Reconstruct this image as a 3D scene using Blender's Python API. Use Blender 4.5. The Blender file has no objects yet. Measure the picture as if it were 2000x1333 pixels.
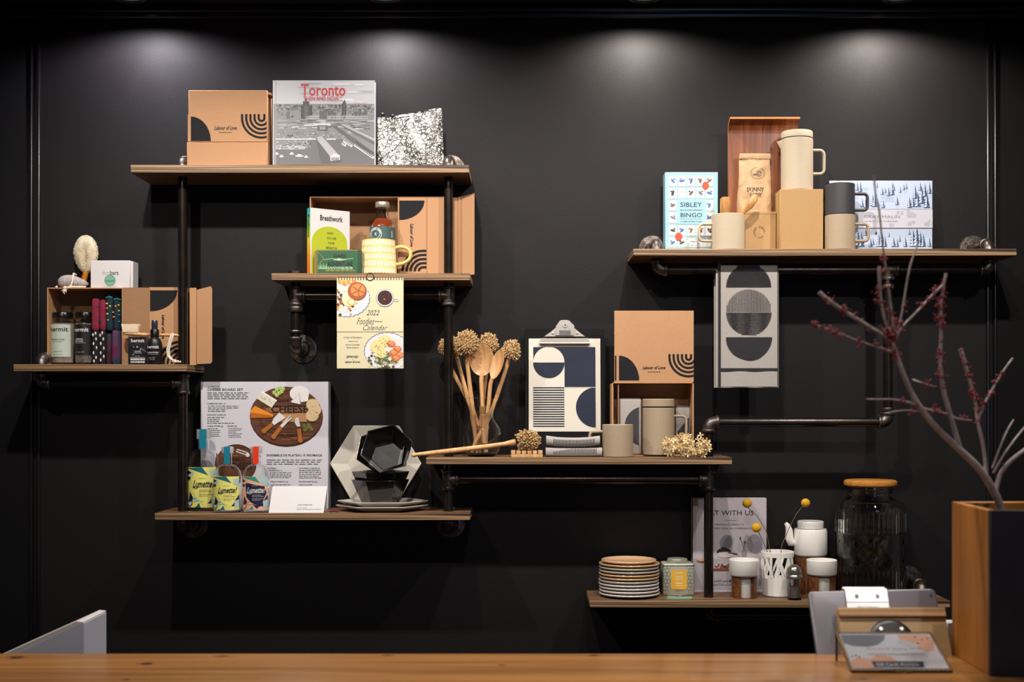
import bpy, bmesh, math, random
from mathutils import Matrix, Vector, noise
random.seed(7)
PI=math.pi
C=bpy.context.scene.collection
S=bpy.context.scene
# ---------------- camera, light, exposure ----------------
F=2500.0; VX=1020.0; VY=785.0; EYE=1.55
ZF=3.507; ZW=3.70
cam=bpy.data.cameras.new('camera'); camo=bpy.data.objects.new('camera',cam); C.objects.link(camo)
camo.location=(0,0,EYE); camo.rotation_euler=(PI/2,0,0)
cam.sensor_width=36; cam.lens=45; cam.shift_x=-0.010; cam.shift_y=0.0593
cam.dof.use_dof=True; cam.dof.focus_distance=3.56; cam.dof.aperture_fstop=2.8
cam.clip_start=0.05
S.camera=camo
S.view_settings.view_transform='Standard'; S.view_settings.look='None'
S.view_settings.exposure=0.0; S.view_settings.gamma=1
try: S.view_settings.use_curve_mapping=False
except Exception: pass
wd=bpy.data.worlds.new('world'); S.world=wd; wd.use_nodes=True
wd.node_tree.nodes['Background'].inputs[0].default_value=(0.5,0.55,0.7,1)
wd.node_tree.nodes['Background'].inputs[1].default_value=0.0
WASH=[(-1.077,0.92,(0.93,0.88,1.0)),(-0.377,0.9,(1,0.93,0.95)),(0.336,1.0,(1,0.93,0.84)),(1.03,1.0,(1,0.92,0.84))]
ROOM=[(-0.97,2.65,1.0),(-0.26,2.65,1.0),(0.43,2.65,0.93),(1.11,2.65,0.85)]
def spot(name,loc,energy,angle,blend,col,rad,aim=(0,0,-1)):
    l=bpy.data.lights.new(name,'SPOT'); l.energy=energy; l.spot_size=math.radians(angle); l.spot_blend=blend
    l.color=col; l.shadow_soft_size=rad
    o=bpy.data.objects.new(name,l); C.objects.link(o); o.location=loc
    o.rotation_euler=Vector(aim).to_track_quat('-Z','Y').to_euler()
    return o
def arealight(name,loc,aim,sx,sy,energy,col):
    l=bpy.data.lights.new(name,'AREA'); l.shape='RECTANGLE'; l.size=sx; l.size_y=sy; l.energy=energy; l.color=col
    o=bpy.data.objects.new(name,l); C.objects.link(o); o.location=loc
    o.rotation_euler=Vector(aim).to_track_quat('-Z','Y').to_euler()
    return o
WASH_E=17.0; ROOM_E=57.0; WIN_E=11.0
for x,k,c in WASH:
    spot('wall_washer_light',(x,3.545,EYE+1.100),WASH_E*k,162,0.45,c,0.02,(0,0.06,-1))
for x,y,k in ROOM:
    spot('ceiling_spot_light',(x,y,EYE+1.19),ROOM_E*k,114,0.72,(1,0.94,0.87),0.02,(0,0.50,-1))
for x in (-1.0,0.15,1.25):
    spot('added_fill_light',(x,1.45,EYE+1.19),30,66,0.9,(1,0.94,0.87),0.03,(0,2.15,-1.55))  # added front fill with no known fixture, lifts the lower shelves
arealight('window_daylight',(1.9,-2.92,1.7),(0,1,-0.02),1.1,1.9,WIN_E,(0.45,0.62,1.0))

# ---------------- materials ----------------
def lin(c):
    if isinstance(c,str):
        c=tuple(int(c[i:i+2],16)/255 for i in (0,2,4))
    return tuple((x/12.92 if x<=0.04045 else ((x+0.055)/1.055)**2.4) for x in c)
_M={}
def mat(name,col,rough=0.5,metal=0.0,var=0.0,vscale=30,vstretch=(1,1,1),bump=0.0,bscale=200,spec=0.5,col2=None,emit=0,trans=0,ior=1.45,coat=0,speck=None,sheen=0,sss=0):
    if name in _M: return _M[name]
    m=bpy.data.materials.new(name); m.use_nodes=True; nt=m.node_tree; n=nt.nodes; b=n['Principled BSDF']
    c=lin(col)
    b.inputs['Base Color'].default_value=(*c,1); b.inputs['Roughness'].default_value=rough
    b.inputs['Metallic'].default_value=metal; b.inputs['Specular IOR Level'].default_value=spec
    b.inputs['Coat Weight'].default_value=coat; b.inputs['Coat Roughness'].default_value=0.08
    b.inputs['Sheen Weight'].default_value=sheen
    if trans: b.inputs['Transmission Weight'].default_value=trans; b.inputs['IOR'].default_value=ior
    if emit: b.inputs['Emission Color'].default_value=(*c,1); b.inputs['Emission Strength'].default_value=emit
    tc=None
    def coords(st):
        t=n.new('ShaderNodeTexCoord'); mp=n.new('ShaderNodeMapping'); mp.inputs['Scale'].default_value=st
        nt.links.new(t.outputs['Object'],mp.inputs[0]); return mp
    if var or col2:
        mp=coords(vstretch); tx=n.new('ShaderNodeTexNoise'); tx.inputs['Scale'].default_value=vscale; tx.inputs['Detail'].default_value=5
        nt.links.new(mp.outputs[0],tx.inputs['Vector'])
        mx=n.new('ShaderNodeMix'); mx.data_type='RGBA'
        c2=lin(col2) if col2 else tuple(x*(1-var) for x in c)
        mx.inputs[6].default_value=(*c,1); mx.inputs[7].default_value=(*c2,1)
        mr=n.new('ShaderNodeMapRange'); mr.inputs[1].default_value=0.38; mr.inputs[2].default_value=0.62
        nt.links.new(tx.outputs['Fac'],mr.inputs[0]); nt.links.new(mr.outputs[0],mx.inputs[0])
        nt.links.new(mx.outputs[2],b.inputs['Base Color']); last=mx.outputs[2]
    else: last=None
    if speck:
        mp=coords((1,1,1)); tx=n.new('ShaderNodeTexNoise'); tx.inputs['Scale'].default_value=900; tx.inputs['Detail'].default_value=2
        nt.links.new(mp.outputs[0],tx.inputs['Vector'])
        mr=n.new('ShaderNodeMapRange'); mr.inputs[1].default_value=0.60; mr.inputs[2].default_value=0.68
        nt.links.new(tx.outputs['Fac'],mr.inputs[0])
        mx=n.new('ShaderNodeMix'); mx.data_type='RGBA'; mx.inputs[7].default_value=(*lin(speck),1)
        if last: nt.links.new(last,mx.inputs[6])
        else: mx.inputs[6].default_value=(*c,1)
        nt.links.new(mr.outputs[0],mx.inputs[0]); nt.links.new(mx.outputs[2],b.inputs['Base Color'])
    if bump:
        mp=coords((1,1,1)); tx=n.new('ShaderNodeTexNoise'); tx.inputs['Scale'].default_value=bscale; tx.inputs['Detail'].default_value=3
        nt.links.new(mp.outputs[0],tx.inputs['Vector']); bp=n.new('ShaderNodeBump'); bp.inputs['Strength'].default_value=bump; bp.inputs['Distance'].default_value=0.002
        nt.links.new(tx.outputs['Fac'],bp.inputs['Height']); nt.links.new(bp.outputs[0],b.inputs['Normal'])
    _M[name]=m; return m
def layered(name,cols,scale,face=None,facecol2=None,axis='z',rough=0.55):
    """plywood: layered edges, grained faces"""
    if name in _M: return _M[name]
    m=bpy.data.materials.new(name); m.use_nodes=True; nt=m.node_tree; n=nt.nodes; b=n['Principled BSDF']; L=nt.links
    b.inputs['Roughness'].default_value=rough
    t=n.new('ShaderNodeTexCoord'); mp=n.new('ShaderNodeMapping')
    st={'z':(1.2,1.2,scale),'y':(1.2,scale,1.2),'x':(scale,1.2,1.2)}[axis]
    mp.inputs['Scale'].default_value=st; L.new(t.outputs['Object'],mp.inputs[0])
    tx=n.new('ShaderNodeTexNoise'); tx.inputs['Scale'].default_value=1; tx.inputs['Detail'].default_value=2; L.new(mp.outputs[0],tx.inputs['Vector'])
    cr=n.new('ShaderNodeValToRGB'); e=cr.color_ramp.elements
    e[0].position=0.42; e[0].color=(*lin(cols[0]),1); e[1].position=0.60; e[1].color=(*lin(cols[1]),1)
    L.new(tx.outputs['Fac'],cr.inputs[0])
    if face:
        mp2=n.new('ShaderNodeMapping'); mp2.inputs['Scale'].default_value=(2,28,28); L.new(t.outputs['Object'],mp2.inputs[0])
        t2=n.new('ShaderNodeTexNoise'); t2.inputs['Scale'].default_value=1.5; t2.inputs['Detail'].default_value=8; L.new(mp2.outputs[0],t2.inputs['Vector'])
        c2=n.new('ShaderNodeValToRGB'); e=c2.color_ramp.elements
        e[0].position=0.3; e[0].color=(*lin(facecol2 or face),1); e[1].position=0.7; e[1].color=(*lin(face),1); L.new(t2.outputs['Fac'],c2.inputs[0])
        sp=n.new('ShaderNodeSeparateXYZ'); L.new(t.outputs['Normal'],sp.inputs[0])
        ab=n.new('ShaderNodeMath'); ab.operation='ABSOLUTE'; L.new(sp.outputs[{'x':0,'y':1,'z':2}[axis]],ab.inputs[0])
        gt=n.new('ShaderNodeMath'); gt.operation='GREATER_THAN'; gt.inputs[1].default_value=0.7; L.new(ab.outputs[0],gt.inputs[0])
        mx=n.new('ShaderNodeMix'); mx.data_type='RGBA'; L.new(gt.outputs[0],mx.inputs[0]); L.new(cr.outputs[0],mx.inputs[6]); L.new(c2.outputs[0],mx.inputs[7])
        L.new(mx.outputs[2],b.inputs['Base Color'])
    else: L.new(cr.outputs[0],b.inputs['Base Color'])
    _M[name]=m; return m
def grain(name,c1,c2,st=(40,40,3),rough=0.5,sc=1.0,knots=None,coat=0):
    if name in _M: return _M[name]
    m=bpy.data.materials.new(name); m.use_nodes=True; nt=m.node_tree; n=nt.nodes; b=n['Principled BSDF']; L=nt.links
    b.inputs['Roughness'].default_value=rough; b.inputs['Coat Weight'].default_value=coat; b.inputs['Coat Roughness'].default_value=0.15
    t=n.new('ShaderNodeTexCoord'); mp=n.new('ShaderNodeMapping'); mp.inputs['Scale'].default_value=st; L.new(t.outputs['Object'],mp.inputs[0])
    tx=n.new('ShaderNodeTexNoise'); tx.inputs['Scale'].default_value=sc; tx.inputs['Detail'].default_value=7; tx.inputs['Distortion'].default_value=0.6; L.new(mp.outputs[0],tx.inputs['Vector'])
    cr=n.new('ShaderNodeValToRGB'); e=cr.color_ramp.elements
    e[0].position=0.3; e[0].color=(*lin(c1),1); e[1].position=0.7; e[1].color=(*lin(c2),1); L.new(tx.outputs['Fac'],cr.inputs[0])
    out=cr.outputs[0]
    if knots:
        mk=n.new('ShaderNodeMapping'); mk.inputs['Scale'].default_value=knots[0]; L.new(t.outputs['Object'],mk.inputs[0])
        vo=n.new('ShaderNodeTexVoronoi'); vo.inputs['Scale'].default_value=1; L.new(mk.outputs[0],vo.inputs['Vector'])
        mr=n.new('ShaderNodeMapRange'); mr.inputs[1].default_value=knots[1]; mr.inputs[2].default_value=knots[1]*2.2; mr.inputs[3].default_value=1; mr.inputs[4].default_value=0
        L.new(vo.outputs['Distance'],mr.inputs[0])
        mx=n.new('ShaderNodeMix'); mx.data_type='RGBA'; L.new(mr.outputs[0],mx.inputs[0]); L.new(out,mx.inputs[6]); mx.inputs[7].default_value=(*lin(knots[2]),1); out=mx.outputs[2]
    L.new(out,b.inputs['Base Color'])
    _M[name]=m; return m
# ---------------- mesh builder ----------------
class MB:
    def __init__(s,T=None):
        s.v=[];s.f=[];s.mi=[];s.mats=[];s.M=Matrix();s.T=T;s.y0=0.0;s.yf=None;s.lay=0.00028
    def _m(s,m):
        if m not in s.mats: s.mats.append(m)
        return s.mats.index(m)
    def add(s,vs,fs,m):
        o=len(s.v); k=s._m(m)
        for p in vs: s.v.append(tuple(s.M@Vector(p)))
        for f in fs: s.f.append(tuple(i+o for i in f)); s.mi.append(k)
    def addbm(s,bm,m):
        bm.verts.ensure_lookup_table(); bm.verts.index_update()
        s.add([v.co[:] for v in bm.verts],[[v.index for v in f.verts] for f in bm.faces],m); bm.free()
    def box(s,x0,y0,z0,x1,y1,z1,m,bev=0.0,seg=2):
        bm=bmesh.new(); bmesh.ops.create_cube(bm,size=1)
        for v in bm.verts: v.co=Vector(((x0+x1)/2+v.co.x*(x1-x0),(y0+y1)/2+v.co.y*(y1-y0),(z0+z1)/2+v.co.z*(z1-z0)))
        if bev: bmesh.ops.bevel(bm,geom=bm.edges[:],offset=bev,segments=seg,affect='EDGES',profile=0.5)
        s.addbm(bm,m)
    def lathe(s,prof,m,c=(0,0,0),seg=40,sx=1,sy=1,rot=None,closed=False):
        R=rot or Matrix(); c=Vector(c); vs=[];n=len(prof)
        for i in range(seg):
            a=2*PI*i/seg
            for r,z in prof:
                vs.append(tuple(c+R@Vector((max(r,1e-5)*math.cos(a)*sx,max(r,1e-5)*math.sin(a)*sy,z))))
        fs=[]
        for i in range(seg):
            j=(i+1)%seg
            for k in range(n-1 if not closed else n):
                l=(k+1)%n
                fs.append((i*n+k,j*n+k,j*n+l,i*n+l))
        if not closed:
            if prof[0][0]>1e-4: fs.append(tuple(i*n for i in range(seg)))
            if prof[-1][0]>1e-4: fs.append(tuple(i*n+n-1 for i in range(seg)))
        s.add(vs,fs,m)
    def tube(s,pts,r,m,seg=10,cap=True,flat=1.0):
        pts=[Vector(p) for p in pts]; n=len(pts)
        rs=r if isinstance(r,(list,tuple)) else [r]*n
        vs=[];up=None
        for i,p in enumerate(pts):
            d=(pts[min(i+1,n-1)]-pts[max(i-1,0)]).normalized()
            if up is None:
                up=Vector((0,1,0)) if abs(d.y)<0.9 else Vector((0,0,1))
            a=(up-d*up.dot(d)).normalized(); up=a; b=d.cross(a)
            for k in range(seg):
                t=2*PI*k/seg
                vs.append(tuple(p+(a*math.cos(t)*flat+b*math.sin(t))*rs[i]))
        fs=[]
        for i in range(n-1):
            for k in range(seg):
                l=(k+1)%seg
                fs.append((i*seg+k,i*seg+l,(i+1)*seg+l,(i+1)*seg+k))
        if cap: fs.append(tuple(range(seg))); fs.append(tuple((n-1)*seg+k for k in range(seg)))
        s.add(vs,fs,m)
    def ball(s,c,r,m,seg=16,sc=(1,1,1),amp=0,freq=60,rot=None):
        vs=[];fs=[];h=seg//2; R=rot or Matrix()
        rows=[]
        for i in range(h+1):
            t=PI*i/h; row=[]
            for k in range(1 if i in(0,h) else seg):
                a=2*PI*k/seg
                d=Vector((math.sin(t)*math.cos(a),math.sin(t)*math.sin(a),math.cos(t)))
                q=r*(1+(amp*noise.noise(d*freq*r+Vector(c)*37) if amp else 0))
                p=Vector(c)+R@Vector((d.x*q*sc[0],d.y*q*sc[1],d.z*q*sc[2]))
                row.append(len(vs)); vs.append(tuple(p))
            rows.append(row)
        for i in range(h):
            A,B=rows[i],rows[i+1]
            for k in range(seg):
                l=(k+1)%seg
                if len(A)==1: fs.append((A[0],B[k],B[l]))
                elif len(B)==1: fs.append((A[k],B[0],A[l]))
                else: fs.append((A[k],B[k],B[l],A[l]))
        s.add(vs,fs,m)
    def prism(s,poly,y0,y1,m,cap=True):
        n=len(poly)
        vs=[(x,y0,z) for x,z in poly]+[(x,y1,z) for x,z in poly]
        fs=[(i,(i+1)%n,n+(i+1)%n,n+i) for i in range(n)]
        if cap: fs+= [tuple(range(n)),tuple(range(2*n-1,n-1,-1))]
        s.add(vs,fs,m)
    def hexa(s,p,m):   # 8 points: 4 bottom ring, 4 top ring
        s.add(p,[(0,1,2,3),(4,5,6,7),(0,1,5,4),(1,2,6,5),(2,3,7,6),(3,0,4,7)],m)
    # ---- prints on the front face, photo pixel coordinates ----
    def X(s,px): return (px-s.T.px)/F*s.T.Z
    def Y(s,py): return EYE+(VY-py)/F*s.T.Z-s.T.zb
    def flat(s,pts,m,l=1,fs=None):
        """pts local (x,z)"""
        s.cnt=(getattr(s,'cnt',0)+1)%110; eps=s.cnt*2e-6; y=s.y0-s.lay*l-eps
        if s.yf is None:
            s.add([(x,y,z) for x,z in pts],fs or [tuple(range(len(pts)))],m); return
        bm=bmesh.new(); vv=[bm.verts.new((x,0,z)) for x,z in pts]
        for f in (fs or [tuple(range(len(pts)))]):
            try: bm.faces.new([vv[i] for i in f])
            except Exception: pass
        ext=max(p[0] for p in pts)-min(p[0] for p in pts)
        if ext>0.006:
            bmesh.ops.triangulate(bm,faces=bm.faces[:])
            for _ in range(4):
                es=[e for e in bm.edges if abs(e.verts[0].co.x-e.verts[1].co.x)>0.005]
                if not es: break
                bmesh.ops.subdivide_edges(bm,edges=es,cuts=1); bmesh.ops.triangulate(bm,faces=[f for f in bm.faces if len(f.verts)>3])
        for v in bm.verts: v.co.y=s.yf(v.co.x,v.co.z)-s.lay*(l+0.5)-eps
        s.addbm(bm,m)
    def pp(s,pts,m,l=1): s.flat([(s.X(a),s.Y(b)) for a,b in pts],m,l)
    def rect(s,x0,y0,x1,y1,m,l=1): s.pp([(x0,y0),(x1,y0),(x1,y1),(x0,y1)],m,l)
    def disc(s,cx,cy,rx,m,l=1,ry=None,a0=0,a1=360,seg=28,rot=0):
        ry=ry or rx; full=abs(a1-a0)>=360; n=seg
        q=math.radians(rot); P=[]
        for i in range(n if full else n+1):
            t=math.radians(a0+(a1-a0)*i/n); x,y=rx*math.cos(t),-ry*math.sin(t)
            P.append((cx+x*math.cos(q)-y*math.sin(q),cy+x*math.sin(q)+y*math.cos(q)))
        if not full and abs(a1-a0)<180: P.append((cx,cy))
        s.pp(P,m,l)
    def ring(s,cx,cy,r0,r1,m,l=1,a0=0,a1=360,seg=40,asp=1.0):
        for i in range(seg):
            t=math.radians(a0+(a1-a0)*i/seg); u=math.radians(a0+(a1-a0)*(i+1)/seg)
            s.pp([(cx+r0*math.cos(t),cy-r0*asp*math.sin(t)),(cx+r1*math.cos(t),cy-r1*asp*math.sin(t)),(cx+r1*math.cos(u),cy-r1*asp*math.sin(u)),(cx+r0*math.cos(u),cy-r0*asp*math.sin(u))],m,l)
    def line(s,pts,w,m,l=1):
        for (a,b),(c,d) in zip(pts,pts[1:]):
            dx,dy=c-a,d-b; L=math.hypot(dx,dy) or 1; nx,ny=-dy/L*w/2,dx/L*w/2
            s.pp([(a+nx,b+ny),(c+nx,d+ny),(c-nx,d-ny),(a-nx,b-ny)],m,l)
    def text(s,t,x0,y0,x1,y1,m,l=2,bold=0.0,shear=0.0,rot=0,serif=False):
        vs,fs=textmesh(t,bold,shear)
        if rot==90: vs=[(y,-x) for x,y in vs]
        if rot==-90: vs=[(-y,x) for x,y in vs]
        ax=min(v[0] for v in vs);bx=max(v[0] for v in vs);ay=min(v[1] for v in vs);by=max(v[1] for v in vs)
        P=[(x0+(x-ax)/(bx-ax)*(x1-x0), y1-(y-ay)/(by-ay)*(y1-y0)) for x,y in vs]
        s.flat([(s.X(a),s.Y(b)) for a,b in P],m,l,fs)
    def greek(s,x0,y0,x1,y1,n,m,l=2,h=0.45,seed=1,ragged=0.35,rot=0,center=False):
        """rows of tiny unreadable print"""
        R=random.Random(seed); dy=(y1-y0)/n
        for i in range(n):
            xe=x1-(x1-x0)*R.random()*ragged; x=x0
            if center: d=(x1-xe)/2; x=x0+d; xe=x1-d
            while x<xe:
                w=min((x1-x0)*R.uniform(0.05,0.16),xe-x); ya=y0+dy*(i+0.5-h/2); yb=ya+dy*h
                if w>0.3: s.rect(x,ya,x+w,yb,m,l)
                x+=w+(x1-x0)*0.025
    def build(s,name,parent=None,ang=38,normals=True):
        me=bpy.data.meshes.new(name); me.from_pydata(s.v,[],s.f)
        for m in s.mats: me.materials.append(m)
        me.polygons.foreach_set('material_index',s.mi)
        me.polygons.foreach_set('use_smooth',[True]*len(s.f))
        me.update()
        if normals:
            bm=bmesh.new(); bm.from_mesh(me); bmesh.ops.recalc_face_normals(bm,faces=bm.faces[:]); bm.to_mesh(me); bm.free()
        me.set_sharp_from_angle(angle=math.radians(ang))
        o=bpy.data.objects.new(name,me); C.objects.link(o)
        if parent is not None:
            o.parent=parent.root if isinstance(parent,T) else parent
        return o
_T={}
def textmesh(t,bold,shear):
    bold=min(bold,0.02); k=(t,bold,shear)
    if k in _T: return _T[k]
    cu=bpy.data.curves.new('t','FONT'); cu.body=t; cu.size=1; cu.offset=bold; cu.shear=shear; cu.resolution_u=2; cu.fill_mode='FRONT'
    o=bpy.data.objects.new('t',cu); C.objects.link(o)
    bpy.context.view_layer.update()
    me=bpy.data.meshes.new_from_object(o.evaluated_get(bpy.context.evaluated_depsgraph_get()))
    r=([(v.co.x,v.co.y) for v in me.vertices],[tuple(p.vertices) for p in me.polygons])
    bpy.data.objects.remove(o); bpy.data.curves.remove(cu); bpy.data.meshes.remove(me)
    _T[k]=r; return r
ALL=[]
class T:
    """a thing: an Empty at its base; px = photo column of its origin, zb = height of its base, Z = its distance"""
    def __init__(s,name,label,cat,px,zb,Z,group=None,rot=(0,0,0)):
        s.px=px;s.zb=zb;s.Z=Z;s.name=name
        o=bpy.data.objects.new(name,None); C.objects.link(o); o.empty_display_size=0.02
        o.location=((px-VX)/F*Z,Z,zb); o.rotation_euler=rot
        o['label']=label;o['category']=cat
        if group:o['group']=group
        s.root=o; s.k=Z/F; ALL.append(s)
    def mb(s): return MB(s)
def solo_all():
    for t in ALL:
        ch=[c for c in bpy.data.objects if c.parent==t.root]
        if len(ch)==1:
            c=ch[0]; c.parent=None; c.location=t.root.location; c.rotation_euler=t.root.rotation_euler
            for k in t.root.keys():
                c[k]=t.root[k]
            nm=t.root.name; bpy.data.objects.remove(t.root); c.name=nm; t.root=c
def struct(name,mb,loc=(0,0,0)):
    o=mb.build(name); o['kind']='structure'; o.location=loc; return o
def copy_tree(o,parent=None):
    c=o.copy(); C.objects.link(c)
    if parent is not None: c.parent=parent
    for ch in [k for k in bpy.data.objects if k.parent==o]: copy_tree(ch,c)
    return c
def ztop(py): return EYE+(VY-py)/F*ZF

# ---------------- colours ----------------
card=mat('cardboard','ba8b63',0.75,var=0.10,vscale=260,vstretch=(1,1,3),bump=0.15,bscale=500)
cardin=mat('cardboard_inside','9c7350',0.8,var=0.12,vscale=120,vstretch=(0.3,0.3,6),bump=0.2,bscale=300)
black=mat('black_ink','17151a',0.55); ink=mat('soft_black_ink','19171b',0.75,spec=.25)
white=mat('white_paper','d4d0cd',0.5); cream=mat('cream_paper','e6dcc4',0.6)
grey=mat('grey_ink','7a7a80',0.6); lgrey=mat('light_grey','b8b6bb',0.6); dgrey=mat('dark_grey','45454b',0.6)
pipem=mat('black_iron_pipe','37322f',0.24,metal=0.85,col2='453b35',vscale=25,bump=0.08,bscale=250)
fitm=mat('iron_fitting','4a4340',0.34,metal=0.85,col2='6b625d',vscale=60,bump=0.35,bscale=300)
brass=mat('brass_screw','8a6636',0.4,metal=.8)
steel=mat('steel','b5aca4',0.34,metal=.55); chrome=mat('chrome','cfc8c2',0.22,metal=.6)
shelfm=layered('plywood_shelf',('21140e','b28b62'),300,face='7d5c3f',facecol2='4d3524')
glass=mat('clear_glass','ffffff',0.02,trans=1,ior=1.45)
stone=mat('sand_stoneware','a6937a',0.62,speck='7d654a'); stonel=mat('pale_stoneware','b6a68e',0.62,speck='a18a6d')
whitecer=mat('white_ceramic','f0ece6',0.18,coat=0.4)
walnut=grain('walnut','3f200f','7d4a26',(30,30,30),0.4,2.2)
brass2=1
palewood=grain('pale_wood','c08b57','deb07c',(60,60,6),0.55,1.2)
fibre=mat('plant_fibre','cfab78',0.85,var=0.35,vscale=90)
# ---------------- the setting ----------------
wallm=mat('black_wall_paint','1a1718',0.55,bump=0.30,bscale=330,spec=0.2)
trimm=mat('black_gloss_trim','141315',0.28,spec=0.5)
ceilm=mat('black_ceiling_paint','0a090a',0.8,spec=.15)
floorm=grain('dark_floor','2a211b','4a3828',(3,12,12),0.5)
sidem=mat('room_wall_paint','77706a',0.8)
CE=EYE+1.12; CR=EYE+1.22
b=MB(); b.box(-2.4,ZW,0,2.4,ZW+0.1,CR+0.1,wallm); struct('wall_back',b)
b=MB(); b.box(-2.5,-3,0,-2.4,ZW+0.1,CR+0.1,sidem); struct('wall_left',b)
b=MB(); b.box(2.4,-3,0,2.5,ZW+0.1,CR+0.1,sidem); struct('wall_right',b)
b=MB()
b.box(-2.5,-3.1,0,1.3,-3,CR+0.1,sidem); b.box(1.3,-3.1,0,2.5,-3,0.7,sidem); b.box(1.3,-3.1,2.7,2.5,-3,CR+0.1,sidem)
struct('wall_front',b)
b=MB(); b.box(1.3,-3.06,0.7,2.5,-3.04,2.7,mat('window_pane','7fa5e0',0.3,emit=0.5))
for x in (1.3,1.88,2.44): b.box(x,-3.07,0.7,x+0.05,-3.0,2.7,trimm)
for z in (0.7,1.7,2.65): b.box(1.3,-3.07,z,2.5,-3.0,z+0.05,trimm)
struct('window_1',b)
b=MB(); b.box(-2.5,-3.1,-0.1,2.5,ZW+0.1,0,floorm); struct('floor',b)
b=MB(); b.box(-2.5,-3.1,CR,2.5,3.25,CR+0.1,ceilm); b.box(-2.5,3.25,CE,2.5,ZW,CR+0.1,ceilm); struct('ceiling',b)
# trim: beads round the panel
def WX(px,Z=ZW): return (px-VX)/F*Z
b=MB()
b.box(-2.4,ZW-0.012,0,WX(62),ZW,CE,ceilm,0.002); b.box(WX(62),ZW-0.018,0,WX(67),ZW,CE,trimm,0.003); b.box(WX(72),ZW-0.010,0,WX(80),ZW,CE,trimm,0.004)
struct('trim_1',b)
b=MB()
b.box(WX(1944),ZW-0.012,0,2.4,ZW,CE,ceilm,0.002); b.box(WX(1938),ZW-0.018,0,WX(1943),ZW,CE,trimm,0.003); b.box(WX(1925),ZW-0.010,0,WX(1933),ZW,CE,trimm,0.004)
struct('trim_2',b)
b=MB()
b.box(-2.4,3.60,CE-0.02,2.4,3.617,CE,trimm,0.004); b.box(-2.4,3.625,CE-0.03,2.4,3.64,CE,trimm,0.004); b.box(-2.4,3.645,CE-0.018,2.4,ZW,CE,trimm,0.004)
struct('trim_3',b)
# recessed wall washer lamps
lampm=mat('lamp_lens','fff2e0',0.4,emit=6.0)
wn=['above the boxed set and city book','second from the left','third from the left','above the stoneware pitcher']
for i,(x,k,c) in enumerate(WASH):
    t=T('ceiling_lamp','round recessed ceiling spotlight, '+wn[i]+' at the top edge','lamp',VX+x*F/3.50,CE-0.004,3.50,'recessed spotlights along the wall')
    m=t.mb(); m.lathe([(0.034,0.004),(0.036,-0.008),(0.046,-0.012),(0.052,-0.008),(0.054,0.004)],trimm,seg=48); m.build('trim_ring',t)
    m=t.mb(); m.lathe([(0.0001,0.0),(0.033,0.0),(0.033,0.004),(0.0001,0.004)],lampm,seg=32); m.build('lens',t)
# ---------------- shelves ----------------
SH={}
def shelf(key,x0,x1,y,label):
    zt=ztop(y); th=0.0195
    if key=='S1': th=0.0222
    t=T('wooden_shelf',label,'shelf',(x0+x1)/2,zt-th,ZF,'plywood shelves on the pipe frame')
    m=t.mb(); w=(x1-x0)/2*t.k
    m.box(-w,0,0,w,ZW-ZF-0.0005,th,shelfm,0.0012,1); m.build('board',t); SH[key]=zt
    return t
shelf('S1',255,916,322,'longest plywood shelf at upper left, carrying the black and white city book')
shelf('S2',530,918,534,'short plywood shelf with the open box, book and yellow mug')
shelf('S3',26,365,712,'plywood shelf at far left under the open box of bath goods')
shelf('S4',302,918,1003,'plywood shelf carrying the clear bottles and hexagonal dishes')
shelf('S5',832,1430,894,'middle plywood shelf under the vase of brushes and clipboard')
shelf('S6',1237,1986,486,'upper right plywood shelf carrying the pitcher and stacked mugs')
shelf('S7',1152,1856,1174,'lowest plywood shelf carrying the plate stack and big glass jar')
# ---------------- pipe frame ----------------
PZ=3.572; PR=0.0131
fr=T('pipe_frame','black iron pipe frame with elbows and wall flanges holding up all the shelves','pipe frame',876,SH['S7']-0.05,PZ)
RX=fr.root.location.x; RZ=fr.zb
def L(x,y,z): return (x-RX,y-PZ,z-RZ)
def pX(px): return (px-VX)/F*PZ
def pH(py): return EYE+(VY-py)/F*PZ
def pipe(a,bb,name='pipe'):
    m=fr.mb(); m.tube([L(*a),L(*bb)],PR,pipem,20); return m.build(name,fr)
def collar(m,p,d,r=0.0175,w=0.009,mm=None):
    d=Vector(d).normalized(); p=Vector(L(*p)); m.tube([p-d*w*0.5,p-d*w*0.35,p+d*w*0.35,p+d*w*0.5],[r*0.93,r,r,r*0.93],mm or fitm,20)
def elbow(c,d1,d2,name='elbow'):
    """c = corner; arms along d1,d2"""
    c=Vector(c); d1=Vector(d1).normalized(); d2=Vector(d2).normalized(); R=0.024; m=fr.mb(); P=[]
    for i in range(9):
        t=i/8; P.append(L(*(c+d1*R*(1-t)**2+d2*R*t**2)))
    m.tube(P,0.0170,fitm,20)
    collar(m,c+d1*R,d1,0.0195,0.009); collar(m,c+d2*R,d2,0.0195,0.009)
    return m.build(name,fr,60)
def tee(c,axis,br,name='tee_joint'):
    c=Vector(c); a=Vector(axis).normalized(); m=fr.mb(); R=0.024
    m.tube([L(*(c-a*R)),L(*(c+a*R))],0.0168,fitm,20); collar(m,c-a*R,a,0.0195); collar(m,c+a*R,a,0.0195)
    for d in br:
        d=Vector(d).normalized(); m.tube([L(*c),L(*(c+d*R))],0.0168,fitm,20); collar(m,c+d*R,d,0.0195)
    return m.build(name,fr,60)
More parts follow.
